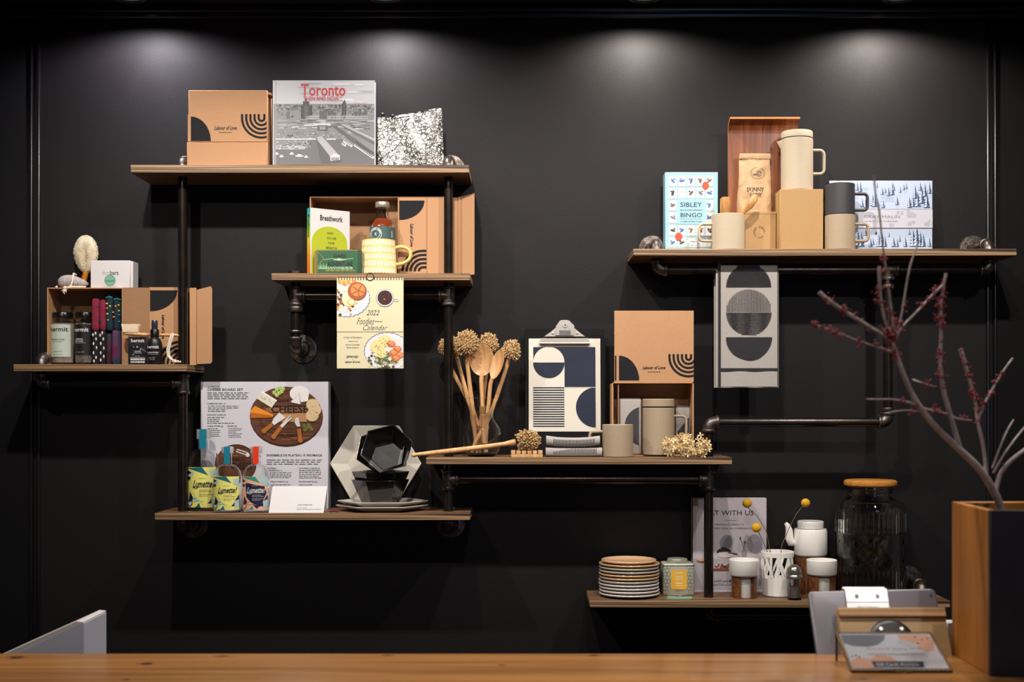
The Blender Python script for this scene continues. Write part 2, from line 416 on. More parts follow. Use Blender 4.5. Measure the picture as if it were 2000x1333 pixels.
def flange(x,z,r=0.042):
    m=fr.mb(); prof=[(0.0001,-0.03),(0.018,-0.03),(0.0195,-0.012),(0.022,-0.007),(r-0.002,-0.005),(r,-0.002),(r,0),(0.0001,0)]
    R=Matrix.Rotation(-PI/2,4,'X')
    # local z -> world y
    R=Matrix(((1,0,0,0),(0,0,1,0),(0,-1,0,0),(0,0,0,1)))
    m.lathe(prof,fitm,L(x,ZW-0.0005,z),40,rot=R); o=m.build('wall_flange',fr)
    for k in range(4):
        a=PI/4+k*PI/2+0.1; s=fr.mb(); s.lathe([(0.0001,-0.009),(0.0028,-0.009),(0.0042,-0.007),(0.0042,-0.0048),(0.0001,-0.0048)],brass,L(x+math.cos(a)*(r*0.72),ZW-0.0005,z+math.sin(a)*r*0.72),12,rot=R)
        s.build('screw',o)
up=(0,0,1);dn=(0,0,-1);rt=(1,0,0);lf=(-1,0,0);bk=(0,1,0)
def wallrun(x,z,r=0.042): pipe((x,PZ+0.024,z),(x,ZW-0.03,z)); flange(x,z,r)
XA=pX(357);XB=pX(876);XC=pX(1384);XD=pX(1734);XE=pX(80);XG=pX(577);XH=pX(1283);XI=pX(1932);XJ=pX(1802)
th=0.0195; zS=SH
z1=zS['S1']+0.022
for x in (XA,XB):
    elbow((x,PZ,z1),dn,bk); wallrun(x,z1)
zb4=zS['S4']-th-0.028
for x in (XA,XB):
    elbow((x,PZ,zb4),up,bk); wallrun(x,zb4)
zA=pH(750); zB2=pH(578); zB5=pH(937)
pipe((XA,PZ,z1-0.02),(XA,PZ,zS['S3']+0.0)); tee((XA,PZ,zA),up,[lf]); pipe((XA,PZ,zA-0.02),(XA,PZ,zb4+0.02))
pipe((XA,PZ,zA+0.02),(XA,PZ,zS['S3']-th))
# left end of the far left shelf
elbow((XE,PZ,zA),up,rt); pipe((XE,PZ,zA+0.02),(XE,PZ,zS['S3']+0.01)); elbow((XE,PZ,zS['S3']+0.018),dn,bk); wallrun(XE,zS['S3']+0.018); pipe((XE+0.02,PZ,zA),(XA-0.02,PZ,zA))
# post B
pipe((XB,PZ,z1-0.02),(XB,PZ,zB2+0.02)); tee((XB,PZ,zB2),up,[lf]); pipe((XB,PZ,zB2-0.02),(XB,PZ,zB5+0.02)); tee((XB,PZ,zB5),up,[rt]); pipe((XB,PZ,zB5-0.02),(XB,PZ,zb4+0.02))
# hanging leg of the short shelf
tee((XG,PZ,zB2),up,[rt]); pipe((XG+0.02,PZ,zB2),(XB-0.02,PZ,zB2)); pipe((XG,PZ,zB2+0.02),(XG,PZ,zS['S2']+0.004))
m=fr.mb(); m.lathe([(0.019,0),(0.02,0.003),(0.02,0.012),(0.014,0.016),(0.008,0.018),(0.0001,0.018)],fitm,L(XG,PZ,zS['S2']),24); m.build('pipe_cap',fr)
zG=EYE+(VY-682)/F*ZW
elbow((XG,PZ,zG),up,bk); wallrun(XG,zG); pipe((XG,PZ,zG+0.02),(XG,PZ,zB2-0.02))
m=fr.mb(); collar(m,(XG,PZ,pH(604)),up,0.0205,0.016); collar(m,(XG,PZ,pH(648)),up,0.018,0.008); m.build('union_collar',fr,60)
# middle run
pipe((XB+0.02,PZ,zB5),(XC-0.02,PZ,zB5)); tee((XC,PZ,zB5),up,[lf]); pipe((XC,PZ,zB5-0.02),(XC,PZ,zS['S7']-0.05))
zC=pH(825); elbow((XC,PZ,zC),dn,rt); pipe((XC,PZ,zC-0.02),(XC,PZ,zB5+0.02)); pipe((XC+0.02,PZ,zC),(XD-0.02,PZ,zC)); elbow((XD,PZ,zC),up,lf)
zD=pH(528); pipe((XD,PZ,zC+0.02),(XD,PZ,zD-0.02)); tee((XD,PZ,zD),rt,[dn])
for z in (pH(560),pH(800)):
    m=fr.mb(); collar(m,(XD,PZ,z),up,0.017,0.012,fitm); m.build('union_collar',fr,60)
z6=zS['S6']+0.020
for x,d in ((XH,rt),(XI,lf)):
    elbow((x,PZ,z6),dn,bk); wallrun(x,z6); pipe((x,PZ,z6-0.02),(x,PZ,zD+0.02)); elbow((x,PZ,zD),up,d)
pipe((XH+0.02,PZ,zD),(XD-0.02,PZ,zD)); pipe((XD+0.02,PZ,zD),(XI-0.02,PZ,zD))
z7=pH(1203); elbow((XC,PZ,z7),up,rt); pipe((XC+0.02,PZ,z7),(XJ-0.02,PZ,z7)); elbow((XJ,PZ,z7),up,lf); z8=zS['S7']+0.03
pipe((XJ,PZ,z7+0.02),(XJ,PZ,z8-0.02)); elbow((XJ,PZ,z8),dn,bk); wallrun(XJ,z8)

# ---------------- shared prints ----------------
def uarcs(m,cx,cy,R,w,n,top,clip,mm,l=2,gap=None):
    """concentric U shapes opening upward, cut off at the column clip (local metres)"""
    gap=gap or w
    for i in range(n):
        ro=R-i*(w+gap); ri=ro-w
        if ri<=0: break
        P=[]
        for k in range(25):
            a=PI+PI*k/24
            P.append((math.cos(a),math.sin(a)))
        A=[(cx-ro,top)]+[(cx+ro*c,cy+ro*s) for c,s in P]+[(cx+ro,top)]
        B=[(cx-ri,top)]+[(cx+ri*c,cy+ri*s) for c,s in P]+[(cx+ri,top)]
        for q in range(len(A)-1):
            quad=[A[q],A[q+1],B[q+1],B[q]]
            if min(p[0] for p in quad)>=clip: continue
            m.flat([(min(p[0],clip),p[1]) for p in quad],mm,l)
def quarter(m,x,z,r,mm,l=2,rz=None):
    rz=rz or r
    m.flat([(x,z)]+[(x+r*math.cos(PI/2*i/16),z+rz*math.sin(PI/2*i/16)) for i in range(17)],mm,l)
BRAND='Labour of Love'
def sm(P,n=4):
    o=[]
    for i in range(len(P)-1):
        p0=P[max(i-1,0)];p1=P[i];p2=P[i+1];p3=P[min(i+2,len(P)-1)]
        for j in range(n):
            u_=j/n; o.append(tuple(.5*((2*p1[q])+(-p0[q]+p2[q])*u_+(2*p0[q]-5*p1[q]+4*p2[q]-p3[q])*u_*u_+(-p0[q]+3*p1[q]-3*p2[q]+p3[q])*u_**3) for q in range(len(p1))))
    return o+[P[-1]]
# ---------------- upper left shelf ----------------
z=SH['S1']
t=T('cardboard_box','closed brown cardboard mailer box left of the black and white city book','box',365,z,3.545)
m=t.mb(); k=t.k; X=m.X; Y=m.Y
m.box(0,0,0,X(522),0.072,Y(278),card,0.0012,1); m.build('body',t)
m=t.mb(); m.box(X(368),0.001,Y(279),X(522),0.070,Y(176),card,0.0012,1); m.box(X(369),0.006,Y(184),X(528),0.05,Y(180),card); m.build('lid',t)
m=t.mb(); m.y0=-0.001; m.box(X(367),-0.001,Y(277),X(521.5),0.0,Y(224),card)
quarter(m,X(373),Y(276),X(412)-X(373),ink,2,Y(228)-Y(276)); m.rect(368,226,372,276,card,3)
uarcs(m,X(511),Y(231),40*k,4.2*k,5,Y(223),X(521),ink,2,3.9*k)
m.text(BRAND,419,246,463,254,black,3,0.02,0.3); m.greek(428,258,454,260,1,ink,2,0.5,3,0.0); m.build('sleeve',t)

t=T('hardcover_book','large hardcover book with a grey city harbour photograph and red title lettering','book',532,z,3.56)
m=t.mb(); X=m.X;Y=m.Y
cov=mat('book_cover_grey','b9b8bf',0.4)
m.box(0,0,0,X(732),0.0025,Y(157),cov); m.box(0,0.0215,0,X(732),0.024,Y(157),cov); m.box(0,0,0,0.003,0.024,Y(157),cov)
G=lambda v,nm: mat(nm,(v,v,v*1.02),0.42)
g9=G(.72,'photo_sky');g8=G(.62,'photo_haze');g6=G(.47,'photo_light');g5=G(.36,'photo_mid');g4=G(.30,'photo_dark');g2=G(.14,'photo_black');g10=G(.82,'photo_white')
R=random.Random(3)
m.rect(533,157.5,731,204,g9,1)
for i in range(14):
    cx=R.uniform(560,720); m.disc(cx,R.uniform(162,200),R.uniform(8,22),g10 if i%2 else g8,2,R.uniform(1,2.5))
m.rect(533,203,731,322,g6,1)
for i in range(260):   # city haze band
    x=R.uniform(539,730); y=204+abs(R.gauss(0,9)); w=R.uniform(1,5); h=R.uniform(1,4)
    m.rect(x,y,min(731,x+w),y+h,[g4,g5,g8,g2][R.randrange(4)],2)
for x,w,h in ((588,22,26),(592,12,34),(596,4,40),(560,5,10),(563,3,14),(624,8,14),(632,6,18),(640,5,20),(645,7,15),(652,5,12),(668,8,30),(670,5,34),(672,2,37),(692,7,14),(700,6,20),(707,5,13),(712,5,18)):
    m.rect(x,232-h,x+w,232,g2 if h>25 else g4,3)
    for q in range(int(h/3)): m.rect(x+w*.25,232-h+2+q*3,x+w*.75,232-h+3+q*3,g5,4)
for x,w in ((597,34),(640,26),(668,50)): m.rect(x,226,x+w,233,g8,3); m.rect(x,229,x+w,230,g4,4)
for i in range(90):
    x=R.uniform(539,720); y=R.uniform(234,252); w=R.uniform(6,24); m.rect(x,y,min(731,x+w),y+R.uniform(.7,2.2),[g4,g5,g9,g8][R.randrange(4)],3)
m.rect(612,241,646,246,g9,4); m.rect(620,245,640,255,g4,5); m.rect(624,247,636,254,g8,6)
for q in range(5): m.rect(624.5+q*2.5,247,625.5+q*2.5,254,g4,7)
for i in range(150):
    x=R.uniform(539,700); y=R.uniform(256,272); m.rect(x,y,x+R.uniform(1,4),y+.9,[g4,g5,g10][R.randrange(3)],3)
for x,y in ((563,265),(567,266),(571,265)): m.disc(x,y,1.8,g2,4)
m.pp([(656,240),(668,241),(731,268),(731,283)],g5,4); m.pp([(665,243),(672,243),(731,270),(731,276)],g8,5); m.pp([(650,248),(657,246),(731,298),(731,310),(724,306)],g4,4)
m.rect(539,290,618,322,g5,2); m.pp([(606,272),(668,272),(731,302),(731,322),(596,322)],g5,4); m.rect(539,271,656,273,g10,5); m.rect(539,284,596,292,g8,3)
for i in range(80):
    x=R.uniform(540,605); y=R.uniform(274,292); m.rect(x,y,x+R.uniform(1,5),y+1.2,[g4,g9,g2,g10][R.randrange(4)],5)
m.pp([(617,270),(636,270),(668,312),(666,317),(627,319)],g4,6); m.pp([(620,268),(629,266),(662,302),(645,306),(620,274)],g8,7); m.pp([(629,266),(634,268),(664,303),(662,303)],g5,8); m.pp([(645,306),(653,300),(664,303),(664,313),(646,315)],g9,8)
for q in range(5): m.rect(648+q*3,308,649.5+q*3,314,g2,9)
for x,y,L_ in ((585,304,18),(570,300,9),(550,305,9),(541,300,8),(598,306,8)):
    m.pp([(x-L_/2,y),(x+L_/2,y),(x+L_*.35,y+2.5),(x-L_*.35,y+2.5)],g10,6); m.rect(x-L_*.2,y-3,x+L_*.2,y,g9,6); m.rect(x-.6,y-6,x+.6,y-3,g2,7)
for x0,y0,x1,y1 in ((671,275,688,286),(692,283,730,309),(668,280,676,285)):
    m.line([(x0,y0),(x1,y1)],4.5,g10,7); m.line([(x0+1,y0-.5),(x1-2,y1-1.5)],1.6,g4,8)
for i in range(10): m.rect(697+i*3,280+i*2.4-4,697.8+i*3,284+i*2.4,g2,9)
red=mat('red_title_ink','b01c28',0.4)
m.text('Toronto',588,164,675,188,red,3,0.035); m.text('THEN AND NOW',593,188.5,662,197,red,4,0.02); m.disc(666,190,1.2,red,4); m.text('Doug Taylor',692,199,718,203.5,mat('pink_ink','d08a90',.4),5)
m.rect(533,157.5,534.4,322,g10,2); m.rect(538,157.5,539,322,g8,5)
m.build('cover',t)
m=t.mb(); m.box(0.002,0.0025,0.003,X(728),0.0215,Y(160),mat('page_block','e8e4dc',.7)); m.build('pages',t)

t=T('fabric_pouch','white fabric pouch covered in black city line drawings beside the harbour photo book','pouch',735,z,3.55)
m=t.mb(); X=m.X;Y=m.Y
pm=bpy.data.materials.new('city_line_print'); pm.use_nodes=True; nt=pm.node_tree; n=nt.nodes; bb=n['Principled BSDF']; bb.inputs['Roughness'].default_value=.35
tc=n.new('ShaderNodeTexCoord'); facs=[]
for sc,thr,st in ((48,0.045,(1,0,1.7)),(95,0.06,(1.5,0,.8)),(170,0.09,(.7,0,1.2))):
    mp=n.new('ShaderNodeMapping'); mp.inputs['Scale'].default_value=st; mp.inputs['Rotation'].default_value=(0,0.5+sc*.01,0); nt.links.new(tc.outputs['Object'],mp.inputs[0])
    vo=n.new('ShaderNodeTexVoronoi'); vo.feature='DISTANCE_TO_EDGE'; vo.distance='EUCLIDEAN'; vo.inputs['Scale'].default_value=sc; nt.links.new(mp.outputs[0],vo.inputs['Vector'])
    lt=n.new('ShaderNodeMath'); lt.operation='LESS_THAN'; lt.inputs[1].default_value=thr; nt.links.new(vo.outputs['Distance'],lt.inputs[0]); facs.append(lt)
nz=n.new('ShaderNodeTexNoise'); nz.inputs['Scale'].default_value=22; nt.links.new(tc.outputs['Object'],nz.inputs['Vector'])
g_=n.new('ShaderNodeMath'); g_.operation='GREATER_THAN'; g_.inputs[1].default_value=.5; nt.links.new(nz.outputs['Fac'],g_.inputs[0])
mu=n.new('ShaderNodeMath'); mu.operation='MULTIPLY'; nt.links.new(facs[2].outputs[0],mu.inputs[0]); nt.links.new(g_.outputs[0],mu.inputs[1])
m1=n.new('ShaderNodeMath'); m1.operation='MAXIMUM'; nt.links.new(facs[0].outputs[0],m1.inputs[0]); nt.links.new(facs[1].outputs[0],m1.inputs[1])
m2=n.new('ShaderNodeMath'); m2.operation='MAXIMUM'; nt.links.new(m1.outputs[0],m2.inputs[0]); nt.links.new(mu.outputs[0],m2.inputs[1])
mx=n.new('ShaderNodeMix'); mx.data_type='RGBA'; mx.inputs[6].default_value=(*lin('f4ede0'),1); mx.inputs[7].default_value=(*lin('1a1614'),1); nt.links.new(m2.outputs[0],mx.inputs[0]); nt.links.new(mx.outputs[2],bb.inputs['Base Color'])
N=22; top=lambda u: 224-(2*u if u<.2 else (.4+ (u-.2)*24))+ (0 if u<.93 else (u-.93)*40)
vs=[];fs=[]
for side in (0,1):
    for i in range(N+1):
        for j in range(N+1):
            u=i/N;v=j/N
            xl=735+0*v; xr=866-5*v
            px=xl+(xr-xl)*u; py=325+(top(u)-325)*v
            bul=math.sin(PI*min(1,max(0,u)))**.6*(1-v)**.5*0.020+0.003*math.sin(9*u+5*v)
            y=0.034-bul-0.002 if side==0 else 0.034+bul*.8
            vs.append((X(px),y,Y(py) if j else 0.0))
o=(N+1)**2
for i in range(N):
    for j in range(N):
        a=i*(N+1)+j; fs.append((a,a+N+1,a+N+2,a+1)); fs.append((o+a,o+a+1,o+a+N+2,o+a+N+1))
for j in range(N):
    a=j; fs.append((a,a+1,o+a+1,o+a)); a=N*(N+1)+j; fs.append((a,o+a,o+a+1,a+1))
for i in range(N):
    a=i*(N+1); fs.append((a,o+a,o+a+N+1,a+N+1)); a=i*(N+1)+N; fs.append((a,a+N+1,o+a+N+1,o+a))
m.add(vs,fs,pm); m.build('bag',t,60)
for px,py in ((745,219),(765,222)):
    m=t.mb(); m.ball((X(px),0.030,Y(py)),0.0058,black,12,(1.1,1,.8)); m.ball((X(px),0.026,Y(py-1)),0.003,steel,8); m.build('snap_button',t)

# ---------------- short shelf (open box, book, mug) ----------------
def openbox(name,label,cx0,cx1,ytop,z,Zb,lidx1,flap0,flap1,depth,twist=0):
    """mailer box on its side: cavity cx0..cx1, lid swung open to the right and facing forward"""
    t=T(name,label,'box',cx0,z,Zb); m=t.mb(); X=m.X;Y=m.Y; H=Y(ytop); w=X(cx1); th=0.0028
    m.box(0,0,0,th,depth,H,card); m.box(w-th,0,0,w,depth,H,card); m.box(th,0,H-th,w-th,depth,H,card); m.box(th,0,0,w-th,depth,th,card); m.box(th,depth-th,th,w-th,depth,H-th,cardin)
    m.build('tray',t)
    return t,X,Y,H
z=SH['S2']
t,X,Y,H=openbox('open_mailer_box','open brown cardboard mailer box behind the yellow mug and hot sauce bottle',605,779,384,z,3.59,870,884,925,0.105)
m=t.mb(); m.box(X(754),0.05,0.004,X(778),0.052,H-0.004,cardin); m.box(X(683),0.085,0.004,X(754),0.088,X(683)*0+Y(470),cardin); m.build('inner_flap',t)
m=t.mb(); m.box(X(779.5),0,0,X(868),0.003,H,card)
k=t.k
m.y0=0
# quarter disc hanging at the top left of the print, text reading downward, arcs at the bottom
m.flat([(X(780),Y(392))]+[(X(780)+(X(829)-X(780))*math.cos(PI/2*i/16),Y(392)-(Y(392)-Y(430))*math.sin(PI/2*i/16)) for i in range(17)],ink,2)
m.text(BRAND,801,437,808,482,black,3,0.02,0.3,rot=90); m.greek(796,446,797,473,9,ink,2,0.6,3,0)
for i in range(5):
    ro=(42-i*8)*k; ri=ro-4.5*k; cx,cz=X(826),Y(530)
    for q in range(16):
        a=PI/2+PI/2*q/16; b_=PI/2+PI/2*(q+1)/16
        m.flat([(cx+ro*math.cos(a),cz+ro*math.sin(a)),(cx+ro*math.cos(b_),cz+ro*math.sin(b_)),(cx+ri*math.cos(b_),cz+ri*math.sin(b_)),(cx+ri*math.cos(a),cz+ri*math.sin(a))],ink,2)
    m.flat([(cx,cz+ri),(cx,cz+ro),(X(833),cz+ro),(X(833),cz+ri)],ink,2)
m.box(X(833),-0.0015,0.001,X(834),0.0,H-0.001,cardin); m.box(X(866),-0.004,0,X(868),0.0,H,card)
m.build('lid',t)
m=t.mb(); m.box(X(868),0.012,0,X(895),0.015,H-0.001,card); m.box(X(895),0.008,0,X(898),0.02,H,card)
a,bq=X(898),X(927); pts=[]
m.hexa([(a,0.010,0.002),(bq,-0.012,-0.0+0.004),(bq,-0.0095,0.004),(a,0.0125,0.002),(a,0.010,H),(bq,-0.012,H+0.008),(bq,-0.0095,H+0.008),(a,0.0125,H)],card)
m.build('side_flap',t)

t=T('paperback_book','upright book with green to orange spine and a lime circle on its white cover','book',606,z,3.535,rot=(0,0,math.radians(38)))
cs=math.cos(math.radians(38)); m=t.mb(); k=t.k/cs
H=Y(405.5)-0; H=EYE+(VY-405.5)/F*3.535-z; wd=0.125
sp=bpy.data.materials.new('spine_gradient'); sp.use_nodes=True; nt=sp.node_tree; n=nt.nodes; bb=n['Principled BSDF']
tc=n.new('ShaderNodeTexCoord'); sx=n.new('ShaderNodeSeparateXYZ'); nt.links.new(tc.outputs['Object'],sx.inputs[0])
mr=n.new('ShaderNodeMapRange'); mr.inputs[1].default_value=0; mr.inputs[2].default_value=H; nt.links.new(sx.outputs[2],mr.inputs[0])
cr=n.new('ShaderNodeValToRGB'); e=cr.color_ramp.elements; e[0].position=0; e[0].color=(*lin('e8752a'),1); e[1].position=1; e[1].color=(*lin('1fa3a8'),1)
for p,c in ((.3,'f0962a'),(.5,'e8c838'),(.7,'8cc63f')): q=e.new(p); q.color=(*lin(c),1)
nt.links.new(mr.outputs[0],cr.inputs[0]); nt.links.new(cr.outputs[0],bb.inputs['Base Color']); bb.inputs['Roughness'].default_value=.35
lime=mat('lime_ink','aeb52e',.4)
m.box(0,0,0,wd,0.0009,H,white); m.box(0,0.0161,0,wd,0.017,H,white); m.box(0.001,0.001,0.001,wd-0.002,0.016,H-0.002,mat('page_block','e8e4dc',.7)); m.box(-0.0006,0,0,0,0.017,H,sp)
u=lambda p: (p-606)/66*wd      # photo column across the turned cover
v=lambda p,c=606: (532-p)/(532-405.5)*H
def ft(s,x0,y0,x1,y1,mm,bold=0.01,l=2,shear=0,rot=0):
    vs,fs=textmesh(s,bold,shear)
    ax=min(q[0] for q in vs);bx=max(q[0] for q in vs);ay=min(q[1] for q in vs);by=max(q[1] for q in vs)
    m.flat([(u(x0)+(x-ax)/(bx-ax)*(u(x1)-u(x0)),v(y1)+(y-ay)/(by-ay)*(v(y0)-v(y1))) for x,y in vs],mm,l,fs)
P=[]
for i in range(33):
    a=PI*i/32; P.append((u(638)-math.cos(a)*u(638)*0.93,v(470)+math.sin(a)*0.046))
P=[(0.003,v(532)+.002)]+P+[(P[-1][0],v(532)+.002)]
m.flat(P,lime,1)
ft('Breathwork',622,417,660,428,black,0.03)
for i,(s_,a,b2) in enumerate((('HOW',634,644),('TO USE',633,649),('YOUR',635,646),('BREATH',632,650))): ft(s_,a,449+i*9.3,b2,453.5+i*9.3,black,0.01)
# spine lettering
vs,fs=textmesh('Breathwork',0.03,0); ax=min(q[0] for q in vs);bx=max(q[0] for q in vs);ay=min(q[1] for q in vs);by=max(q[1] for q in vs)
m.add([(-0.0010,0.013-(y-ay)/(by-ay)*0.009,v(418)-(x-ax)/(bx-ax)*(v(418)-v(462))) for x,y in vs],fs,black)
m.build('cover',t)

t=T('small_green_box','small dark green and gold tea or card box leaning in front of the lime book','box',618,z,3.518)
m=t.mb(); X=m.X;Y=m.Y; H=Y(488)
gr=mat('bottle_green','2f5b3f',.4,coat=.3); gold=mat('gold_ink','b79a4e',.35,metal=.5); lg=mat('sage_ink','9fc08f',.5)
m.box(0,0,0,X(699),0.024,H,gr,0.0008,1); m.box(X(699),0.001,0,X(705),0.0235,H-0.001,mat('dark_green','20442f',.45))
m.rect(619,488.6,698,489.6,gold,1); m.rect(619,489.6,620,532,gold,1)
m.text('DARK',652,496.5,677,503,black,2,0.02); m.line([(632,508),(648,505),(664,508),(690,505)],1,lg,2); m.pp([(650,508),(662,504.5),(676,508),(663,509.5)],lg,3)
m.text('ADVENTURE',639,511,689,520,black,3,0.03); m.disc(664,513,24,gr,2,3)
for i in range(6): m.pp([(622+i*3,526),(623+i*3,516-i%2*3),(624.4+i*3,526)],lg,2)
m.greek(640,521,690,527,2,lg,2,.6,4,.1); m.greek(636,527,694,531,1,gold,2,.5,5,0)
m.line([(621,492),(632,505),(621,520)],.8,gold,2); m.build('carton',t)
m=t.mb(); m.box(X(617)-0.004,0.0,0,X(618)-0.0002,0.024,H-0.003,mat('gold_side','8a6b33',.5)); m.build('side_panel',t)

t=T('patterned_mug','yellow mug carved with rows of pale petals, holding a sauce bottle','mug',739.5,z,3.568)
m=t.mb(); k=t.k; X=m.X;Y=m.Y; H=Y(470)
yel=mat('butter_glaze','dcc070',.25,coat=.3); pal=mat('pale_glaze','efe5c4',.25,coat=.3)
rb,rt_=36*k,32.5*k
m.lathe([(0.0001,0.0),(rb-.003,0),(rb,.003),(rt_,H-.001),(rt_-.0015,H),(rt_-.003,H-.001),(rb-.004,.006),(0.0001,.005)],yel,seg=56)
m.yf=lambda x,zz:-math.sqrt(max(1e-8,(rb+(rt_-rb)*zz/H)**2-x*x))
for row in range(5):
    zc=H*(0.11+row*0.195); rr=rb+(rt_-rb)*zc/H; n_=34
    for i in range(n_):
        a=-PI/2+PI*(i+.5*(row%2)+.5)/(n_/2)
        if not -1.45<a<1.45: continue
        hw=0.0037; P=[]
        for q in range(10):
            tt=2*PI*q/10; aa=a+hw*math.cos(tt)/rr; P.append((rr*1.0*math.sin(aa),zc+H*.092*math.sin(tt)))
        m.add([(p*1.0,m.yf(p,zq)-0.0005 if abs(p)<rr else 0,zq) for p,zq in P],[tuple(range(10))],pal)
m.yf=None; m.build('body',t)
m=t.mb(); HP=sm([(X(a),Y(b2)) for a,b2 in ((771,485),(781,482.5),(792,484),(800,490),(802,498),(799,507),(791,513),(782,516),(771,517))]); m.tube([(a,0,b2) for a,b2 in HP],.0052,yel,14,flat=1.3); m.build('handle',t,60)

t=T('sauce_bottle','glass bottle of red sauce with pale cap and slate label in the yellow mug','bottle',747,z+0.0055,3.571)
m=t.mb(); k=t.k; X=m.X;Y=m.Y
cap=mat('cream_cap','b9b39c',.3,metal=.6)
r=24.5*k; cap_y=395
pr=[(0.0001,0),(r*.92,0),(r,.004),(r,Y(450)),(r*.93,Y(440)),(r*.72,Y(430)),(r*.5,Y(424)),(r*.46,Y(412)),(r*.46,Y(405)),(0.0001,Y(405))]
inn=[(max(.0001,a_-.0022),zz) for a_,zz in pr]; 
outer=pr[:-1]; inner=[(max(0.0001,a_-0.002),(zz if i else .004)) for i,(a_,zz) in enumerate(outer)]
m.lathe(outer+inner[::-1],glass,seg=40); m.build('glass',t)
m=t.mb(); m.lathe([(0.0001,.0045),(r-.0026,.0045),(r-.0026,Y(450)),(r*.93-.0026,Y(440)),(r*.72-.0026,Y(431)),(r*.62-.0026,Y(428.5)),(0.0001,Y(428.5))],mat('red_sauce','a03c18',.25,coat=.5),seg=32); m.build('sauce',t)
m=t.mb(); m.lathe([(r*.55,Y(406)),(r*.58,Y(405)),(r*.58,Y(397)),(r*.52,Y(395)),(0.0001,Y(395))],cap,seg=32); m.build('cap',t)
m=t.mb(); sl=mat('slate_label','39524f',.5); lb=r+.0004
m.lathe([(lb,.005),(lb+.0003,.005),(lb+.0003,Y(446)),(lb,Y(446))],sl,seg=48,closed=True)
m.yf=lambda x,zz:-math.sqrt(max(1e-8,(lb+.0003)**2-x*x))
wt=mat('label_white','dfe3df',.5)
m.ring(736,460,11.6,12.4,wt,1,0,360,26); m.ring(736,460,8.2,8.8,wt,1,0,360,26); m.text('X',733.5,457,738.5,463,wt,1,.02)
for i,c_ in enumerate('THE BEEF KING'):
    a=math.radians(200-i*16); x_,y_=736+10.2*math.cos(a),460-10.2*math.sin(a)
    if c_!=' ': m.text(c_,x_-1,y_-1.2,x_+1,y_+1.2,wt,2,.02)
m.text('SAUCE',766,454,768,466,wt,1,.01,rot=-90); m.build('label',t)

# calendar
t=T('wall_calendar','cream 2022 food calendar hanging from the front edge of the short shelf','calendar',723,EYE+(VY-720)/F*3.497,3.497)
m=t.mb(); X=m.X;Y=m.Y; cp=mat('calendar_paper','d3c9a6',.55)
m.box(X(658),0,0,X(788),0.0035,Y(543),cp); m.box(X(658),-0.001,Y(648),X(788),0,Y(544),cp)
bl=mat('plate_blue','c9d2de',.5);br=mat('bun_brown','a6562c',.5);br2=mat('bun_light','d0894e',.5);gn=mat('salad_green','4d5b34',.6);eg=mat('egg_cream','efd9b4',.5);egy=mat('egg_yellow','e5b85a',.5);dk=mat('coffee','3b1d1c',.5);pk=mat('prawn','c8663a',.5);spk=mat('dark_leaf','53251f',.6)
m.y0=-0.001
R=random.Random(5)
def clipdisc(cx,cy,rx,mm,l,ry=None,seg=40,wave=0,x0=658.5,y0=547,x1=787.5,y1=719):
    ry=ry or rx; P=[]
    for i in range(seg):
        a=2*PI*i/seg; q=1+wave*math.cos(i*PI)
        P.append((min(x1,max(x0,cx+rx*q*math.cos(a))),min(y1,max(y0,cy+ry*q*math.sin(a)))))
    m.pp(P,mm,l)
clipdisc(677,583,46,grey,1,37,60,.02); clipdisc(676,582,45.5,bl,2,36.5,60,.02); clipdisc(676,581,36,white,3,29)
for i in range(60):
    x_=R.gauss(672,12);y_=R.gauss(583,13); clipdisc(x_,y_,R.uniform(1.5,4),[gn,spk,eg,br2,br][R.randrange(5)],4,seg=9)
for i in range(7): clipdisc(665+i*4.5,551+R.uniform(-2,3),5,[br2,egy][i%2],5,seg=12)
clipdisc(680,583,12,eg,6,16); clipdisc(686,591,8,egy,7,7); clipdisc(687,590,5,eg,8)
clipdisc(698,569,18.5,br,9,17.5); clipdisc(699,567,14,br2,10,12.5)
for a in (20,80,150,220,300): m.line([(700,568),(700+13*math.cos(math.radians(a)),568+12*math.sin(math.radians(a)))],2,br,11)
m.ring(752,582,14.5,17,white,4); m.ring(752,582,16.6,17.3,grey,5); m.disc(752,582,14.5,dk,4); m.disc(751,585,2,br,5); m.line([(769,584),(779,584),(778,588),(769,588)],1.6,white,5)
m.text('2022',716,606,741,616,dgrey,2,-.005,.4); m.text('Foodies',697,621,731,634,dgrey,2,-.01,.5); m.line([(731,628),(747,628.5)],.8,dgrey,2); m.text('Calendar',709,635,757,645,dgrey,2,-.01,.5)
m.y0=0
m.rect(658,648.2,788,649.2,mat('paper_crease','9d957c',.7),1)
m.text('A Year of Decadence',671,657.5,707,661,dgrey,2); m.text('celebrating',680,665.5,699,668.5,dgrey,2); m.text('Asian-Canadian',675,672,703,675,dgrey,2); m.text('Restaurateurs',677,677.5,701,680.5,dgrey,2)
m.text('getamago',677,694.5,700,700,dgrey,2,.01); m.text('x',688,701.5,690,703.5,dgrey,2); m.text(BRAND,674,705,703,709,black,2,.03,.2)
clipdisc(756,686,45,grey,1,37,60,.02,y0=650); clipdisc(756.5,687,44,mat('plate_lilac','d9d6df',.5),2,36,60,.02,y0=650); clipdisc(758,688,35,white,3,30,y0=650)
for i in range(170):
    x_=R.gauss(752,12);y_=R.gauss(704,9)
    clipdisc(x_,y_,R.uniform(1.2,3.4),[gn,spk,mat('sage','a3ab8c',.6),eg,mat('fern','6d7d55',.6)][R.randrange(5)],4,seg=8,y0=650)
for cx,cy,r_ in ((737,677,14),(752,666,12),(745,690,10)):
    clipdisc(cx,cy,r_,mat('mash','dccb8c',.6),6,seg=14,y0=650)
    for i in range(12): clipdisc(R.gauss(cx,5),R.gauss(cy,5),.8,gn,7,seg=6,y0=650)
